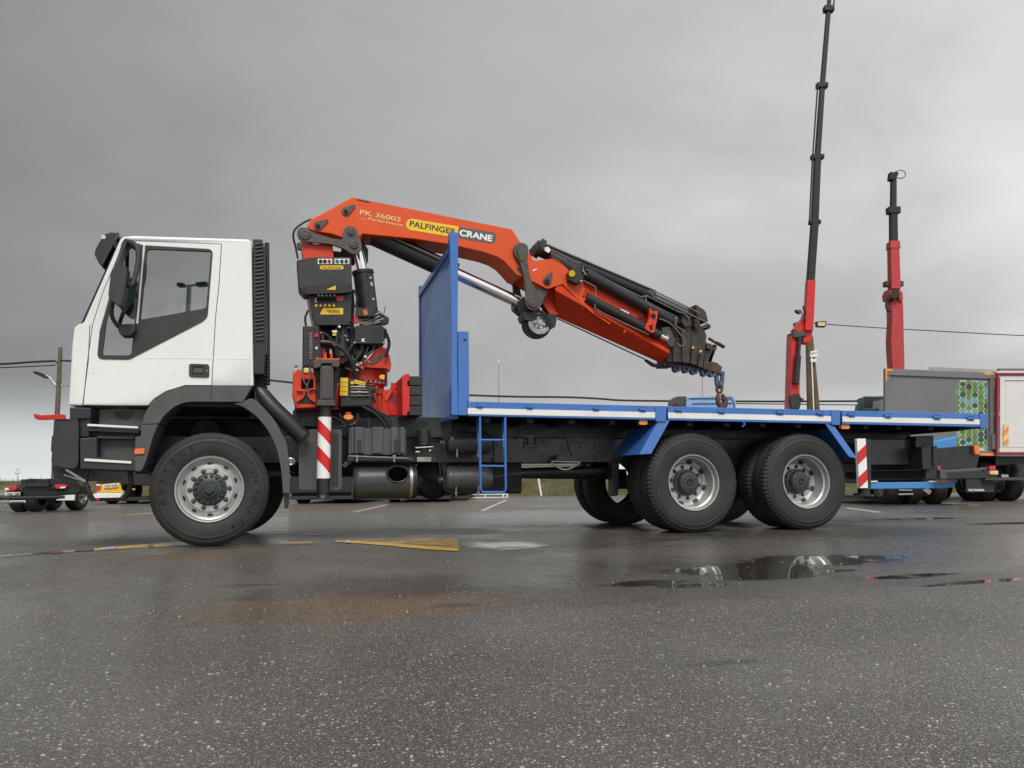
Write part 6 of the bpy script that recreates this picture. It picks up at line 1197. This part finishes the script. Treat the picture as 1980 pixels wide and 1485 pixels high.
# ---- grey trailer with printed panel
Zl, Zr = 18.0, 18.9
B = bgthing('grey_trailer', 'grey box trailer with orange corner markings and a green pebble-print panel', 'trailer', 1815, 19.0)
def fq(u, v): # face coordinates: u 0..1 left-right, v 0 top .. 1 bottom
    Zc = 1/((1-u)/Zl+u/Zr); px = 1711+214*u; pt, pb = 712.5+8.5*u, 880+1.8*u; return B.q(px, pt+(pb-pt)*v, Zc)
fn = (fq(1, .5)-fq(0, .5)); fn.z = 0; fn.normalize(); fd = Vector((-fn.y, fn.x, 0))
if fd.y < 0: fd = -fd
def face(uv, d0, d1): return MB().loft([[fq(u, v)+fd*d for u, v in uv] for d in (d0, d1)]) if len(uv) == 4 else MB().loft([[fq(u, v)+fd*d for u, v in uv] for d in (d0, d1)])
sd_ = (base(1711, 18.0)-CAM); sd_ = Vector((sd_.x*math.cos(YAW)-sd_.y*math.sin(YAW), sd_.x*math.sin(YAW)+sd_.y*math.cos(YAW), 0)).normalized()   # the body runs straight back, its flank out of sight
lp(B, 'box_body', MB().loft([[fq(u, v)+(fd*.06 if d == 0 else sd_*d) for u, v in ((.004, .01), (.996, .01), (.996, 1), (.004, 1))] for d in (0, 6.0)]), TRGREY)
lp(B, 'rear_panel', face([(.04, .07), (.955, .07), (.955, .95), (.04, .95)], .035, .058), TRGREY)
for uv in ([(0, 0), (1, 0), (1, .075), (0, .075)], [(0, .94), (1, .94), (1, 1), (0, 1)]): lp(B, 'frame_bar', face(uv, -.01, .055), TRGREY, bev=.008)
for uv in ([(0, .078), (.045, .078), (.045, .937), (0, .937)], [(.95, .078), (1, .078), (1, .937), (.95, .937)]): lp(B, 'frame_bar', face(uv, -.009, .054), TRGREY, bev=.008)
for uv in ([(.002, .003), (.065, .003), (.065, .028), (.018, .028)], [(.002, .003), (.016, .028), (.016, .14), (.002, .14)], [(.90, .002), (.998, .002), (.98, .028), (.90, .028)], [(.982, .03), (.998, .003), (.998, .20), (.982, .20)], [(.86, .968), (.998, .965), (.998, .995), (.86, .995)]): lp(B, 'corner_marking', face(uv, -.014, -.011), AMBER)
pnl = lp(B, 'printed_panel', face([(.655, .10), (.935, .10), (.935, .945), (.655, .945)], .028, .034), PRINTBG)
rp = random.Random(4); u0_, du = .690, .056; cols = [ABLUE, LGREEN, OLIVE, BGREEN, LGREEN, BROWNP, ABLUE, BGREEN, LGREEN, OLIVE]
for cx_ in range(6):
    for cy_ in range(14):
        u = .660+cx_*.054+.0; v = .115+cy_*.063+(.0315 if cx_ % 2 else 0)
        if v > .925 or u > .93: continue
        su, sv = .0285, .035*(1.1 if rp.random() < .5 else .9); n_ = 10; uvs = [(min(.934, max(.656, u+su*math.cos(2*math.pi*k/n_))), min(.944, max(.101, v+sv*math.sin(2*math.pi*k/n_)))) for k in range(n_)]
        m_ = [ABLUE, LGREEN, LGREEN, OLIVE, BGREEN, LGREEN, ABLUE, BROWNP if rp.random() < .3 else BGREEN][(cx_*5+cy_*3+rp.randrange(3)) % 8]
        lp(B, 'printed_pebble', face(uvs, .0262, .0278), m_, pnl)
lp(B, 'hinge_post', MB().cyl(fq(1.005, .0)+fd*-.02, fq(1.005, 1)+fd*-.02, .05), GALV); lp(B, 'latch_box', face([(.955, .74), (.995, .74), (.995, .92), (.955, .92)], -.06, -.012), TRGREY, bev=.01)
for v in (.05, .5, .93): lp(B, 'hinge', MB().cyl(fq(1.005, v-.02)+fd*-.02, fq(1.005, v+.02)+fd*-.02, .075), GALV)
lp(B, 'top_rail', MB().beam(B.q(1796, 712, 21.0), B.q(1922, 717.5, 20.4), .08, .07), GALV)
lp(B, 'chassis', pg(B, [(1740, 884), (1915, 884), (1915, 900), (1740, 900)], 20.6, 5.5), BLACK)
lp(B, 'bumper', MB().loft([[B.q(a, b, Z_) for a, b in ((1735, 909), (1912, 903), (1912, 925), (1735, 927))] for Z_ in (19.4, 19.7)]), PLASTIC, bev=.02)
for x in (1800, 1862, 1893): 
    c_ = B.q(x, 930, 20.6); bwheel(B, (c_.x, c_.y, .48), .48, .34)
# ---- blue lorry low down behind the tail
Z = 16.8
B = bgthing('flatbed_truck', 'low sky blue flatbed lorry behind the striped marker board at the tail', 'truck', 1760, Z)
lp(B, 'side_bar', pg(B, [(1676, 933), (1785, 932), (1847, 930.5), (1847, 942), (1820, 944.5), (1676, 945.5)], Z, .12), SKYB, bev=.012)
for a, b, m_ in ((1678, 1697, WLAB), (1797, 1812, WLAB), (1812, 1838, ORANGE)): lp(B, 'reflector', pg(B, [(a, 930), (b, 929.5), (b, 932), (a, 932.4)], Z-.02, .06), m_)
lp(B, 'bumper_beam', pg(B, [(1683, 908), (1796, 906), (1796, 916), (1683, 918)], Z+.4, .25), IRON, bev=.02); lp(B, 'bumper_skirt', pg(B, [(1683, 918.5), (1796, 916.5), (1796, 927), (1683, 928)], Z+.45, .2), BLACK)
lp(B, 'body', pg(B, [(1690, 880), (1852, 842), (1852, 862), (1800, 905), (1690, 905)], Z+.9, 2.6), SKYB, bev=.04)
lp(B, 'chassis', pg(B, [(1680, 928), (1850, 926), (1850, 934), (1680, 935)], Z+.7, 4), BLACK)
lp(B, 'step', pg(B, [(1738, 946), (1764, 946.5), (1764, 949), (1740, 949)], Z+.5, .2), GALV); lp(B, 'step', pg(B, [(1738, 954), (1766, 953.5), (1766, 956.5), (1738, 957)], Z+.5, .2), GALV); lp(B, 'stay', MB().beam(B.q(1787, 945, Z+.4), B.q(1798, 953, Z+.4), .06, .1), GALV)
lp(B, 'rear_bumper', MB().loft([[B.q(a, b, Z_) for a, b in ((1812, 914), (1896, 909), (1911, 925.5), (1814, 927))] for Z_ in (Z-.3, Z-.1)]), PLASTIC, bev=.02)
lp(B, 'bumper_top', MB().loft([[B.q(a, b, Z-.3), B.q(a2, b2, Z+.15), B.q(a2, b2+1.2, Z+.15), B.q(a, b+1.2, Z-.3)] for a, b, a2, b2 in ((1812, 913.5, 1816, 909), (1896, 908.5, 1911, 903.5))]), GREY)
for x in (1700, 1745, 1790): 
    c_ = B.q(x, 950, Z+1.0); bwheel(B, (c_.x, c_.y, .42), .42, .30)
# ---- white trailer rear with maroon frame
Z = 18.8
B = bgthing('white_trailer', 'white trailer rear framed in maroon with yellow hazard stripes at the right edge', 'trailer', 2030, Z)
lp(B, 'box_body', pg(B, [(1929, 724), (2150, 724), (2150, 882), (1929, 882)], Z+.06, 8), TRWHITE)
lp(B, 'rear_door', pg(B, [(1934, 727), (2150, 727), (2150, 874), (1934, 874)], Z+.02, .03), TRWHITE)
lp(B, 'door_panel', pg(B, [(1945, 736), (2150, 736), (2150, 862), (1945, 862)], Z+.012, .012), TRWHITE); lp(B, 'panel_groove', pg(B, [(1944, 735.4), (2150, 735.4), (2150, 736.2), (1944, 736.2)], Z, .02), IRON)
for q_ in ([(1928, 721), (2152, 721), (2152, 724.5), (1928, 724.5)], [(1926, 874), (2152, 874), (2152, 878.5), (1926, 878.5)], [(1928, 724.8), (1932, 724.8), (1931, 873.8), (1926.5, 873.8)]): lp(B, 'door_frame', pg(B, q_, Z-.02, .12), MAROON, bev=.005)
lp(B, 'top_beam', pg(B, [(1927, 717), (2152, 717), (2152, 720.8), (1927, 720.8)], Z+.03, .2), TRWHITE); lp(B, 'roof_rail', pg(B, [(1932, 712.5), (2152, 712.5), (2152, 716.5), (1932, 716.5)], Z+.4, .1), PIPE)
lp(B, 'bottom_trim', pg(B, [(1938, 861.5), (2150, 861.5), (2150, 863.5), (1938, 863.5)], Z+.005, .02), WLAB)
hz_ = lp(B, 'hazard_strip', pg(B, [(1941, 820), (1950.5, 820), (1950.5, 860.5), (1940, 860.5)], Z-.005, .012), CREAM)
for y in (824, 846): lp(B, 'hazard_stripe', pg(B, [(1940.6, y+9), (1950.5, y), (1950.5, y+10), (1940.4, y+19 if y < 830 else y+14.5)], Z-.012, .006), AMBER, hz_)
lp(B, 'chassis', pg(B, [(1925, 882.5), (2150, 882.5), (2150, 900), (1925, 900)], Z+.3, 7), BLACK)
tl = lp(B, 'tail_lamp', pg(B, [(1913, 901), (1925, 900), (1926, 910), (1913, 910)], Z-.1, .1), REDL, bev=.01); lp(B, 'lamp_lens', pg(B, [(1914, 911), (1930, 910), (1931, 918), (1914, 917)], Z-.11, .1), CREAM, tl, bev=.01)
lp(B, 'underrun_bar', pg(B, [(1905, 923), (2150, 923), (2150, 929), (1905, 929)], Z-.05, .12), IRON, bev=.01)
lp(B, 'air_bag', MB().cyl(B.q(1968, 898, Z+.1), B.q(1968, 925, Z+.1), .13).cyl(B.q(1968, 903, Z), B.q(1968, 908, Z), .06), BLACK); lp(B, 'bracket', pg(B, [(1936, 917), (1950, 918), (1950, 923), (1938, 923)], Z-.06, .1), GALV)
mf = lp(B, 'mud_flap', pg(B, [(1868, 927), (1922, 927), (1922, 951.5), (1868, 951.5)], Z+.1, .03), PLASTIC); text_local(B, 'SCANIA', B.q(1873, 949.5, Z+.08), B.q(1904, 949.5, Z+.08), .05, WLAB, mf, .03)
for x in (1880, 1930, 2010): 
    c_ = B.q(x, 935, Z+.7); bwheel(B, (c_.x, c_.y, .50), .50, .36)

# ---- street lamp standing behind the viewer: it shows mirrored in the cab window
def mir(px, py, t): v = CAM + ray(px, py)*t; return Vector((v.x, .064-v.y, v.z))
tt = 32.0
lb = mir(362, 600, tt); lb.z = 0
B = Thing('street_lamp', 'double headed street lamp mirrored in the side window of the white cab', 'street lamp', lb)
hd0, hd1, hd2 = mir(366, 552, tt), mir(344, 551, tt), mir(402, 549, tt); lo = mir(357, 606, tt)
dn = (lo-hd0).normalized()
B.part('pole_shaft', MB().cyl(hd0, Vector((lo.x+.1, lo.y, 0)), .09, .13, 12), GALV)
for h_ in (hd1, hd2):
    B.part('lamp_arm', MB().cyl(hd0, hd0.lerp(h_, .45), .05, n=8), GALV); B.part('lamp_head', MB().beam(hd0.lerp(h_, .40), h_, .34, .16), PLASTIC, bev=.04)
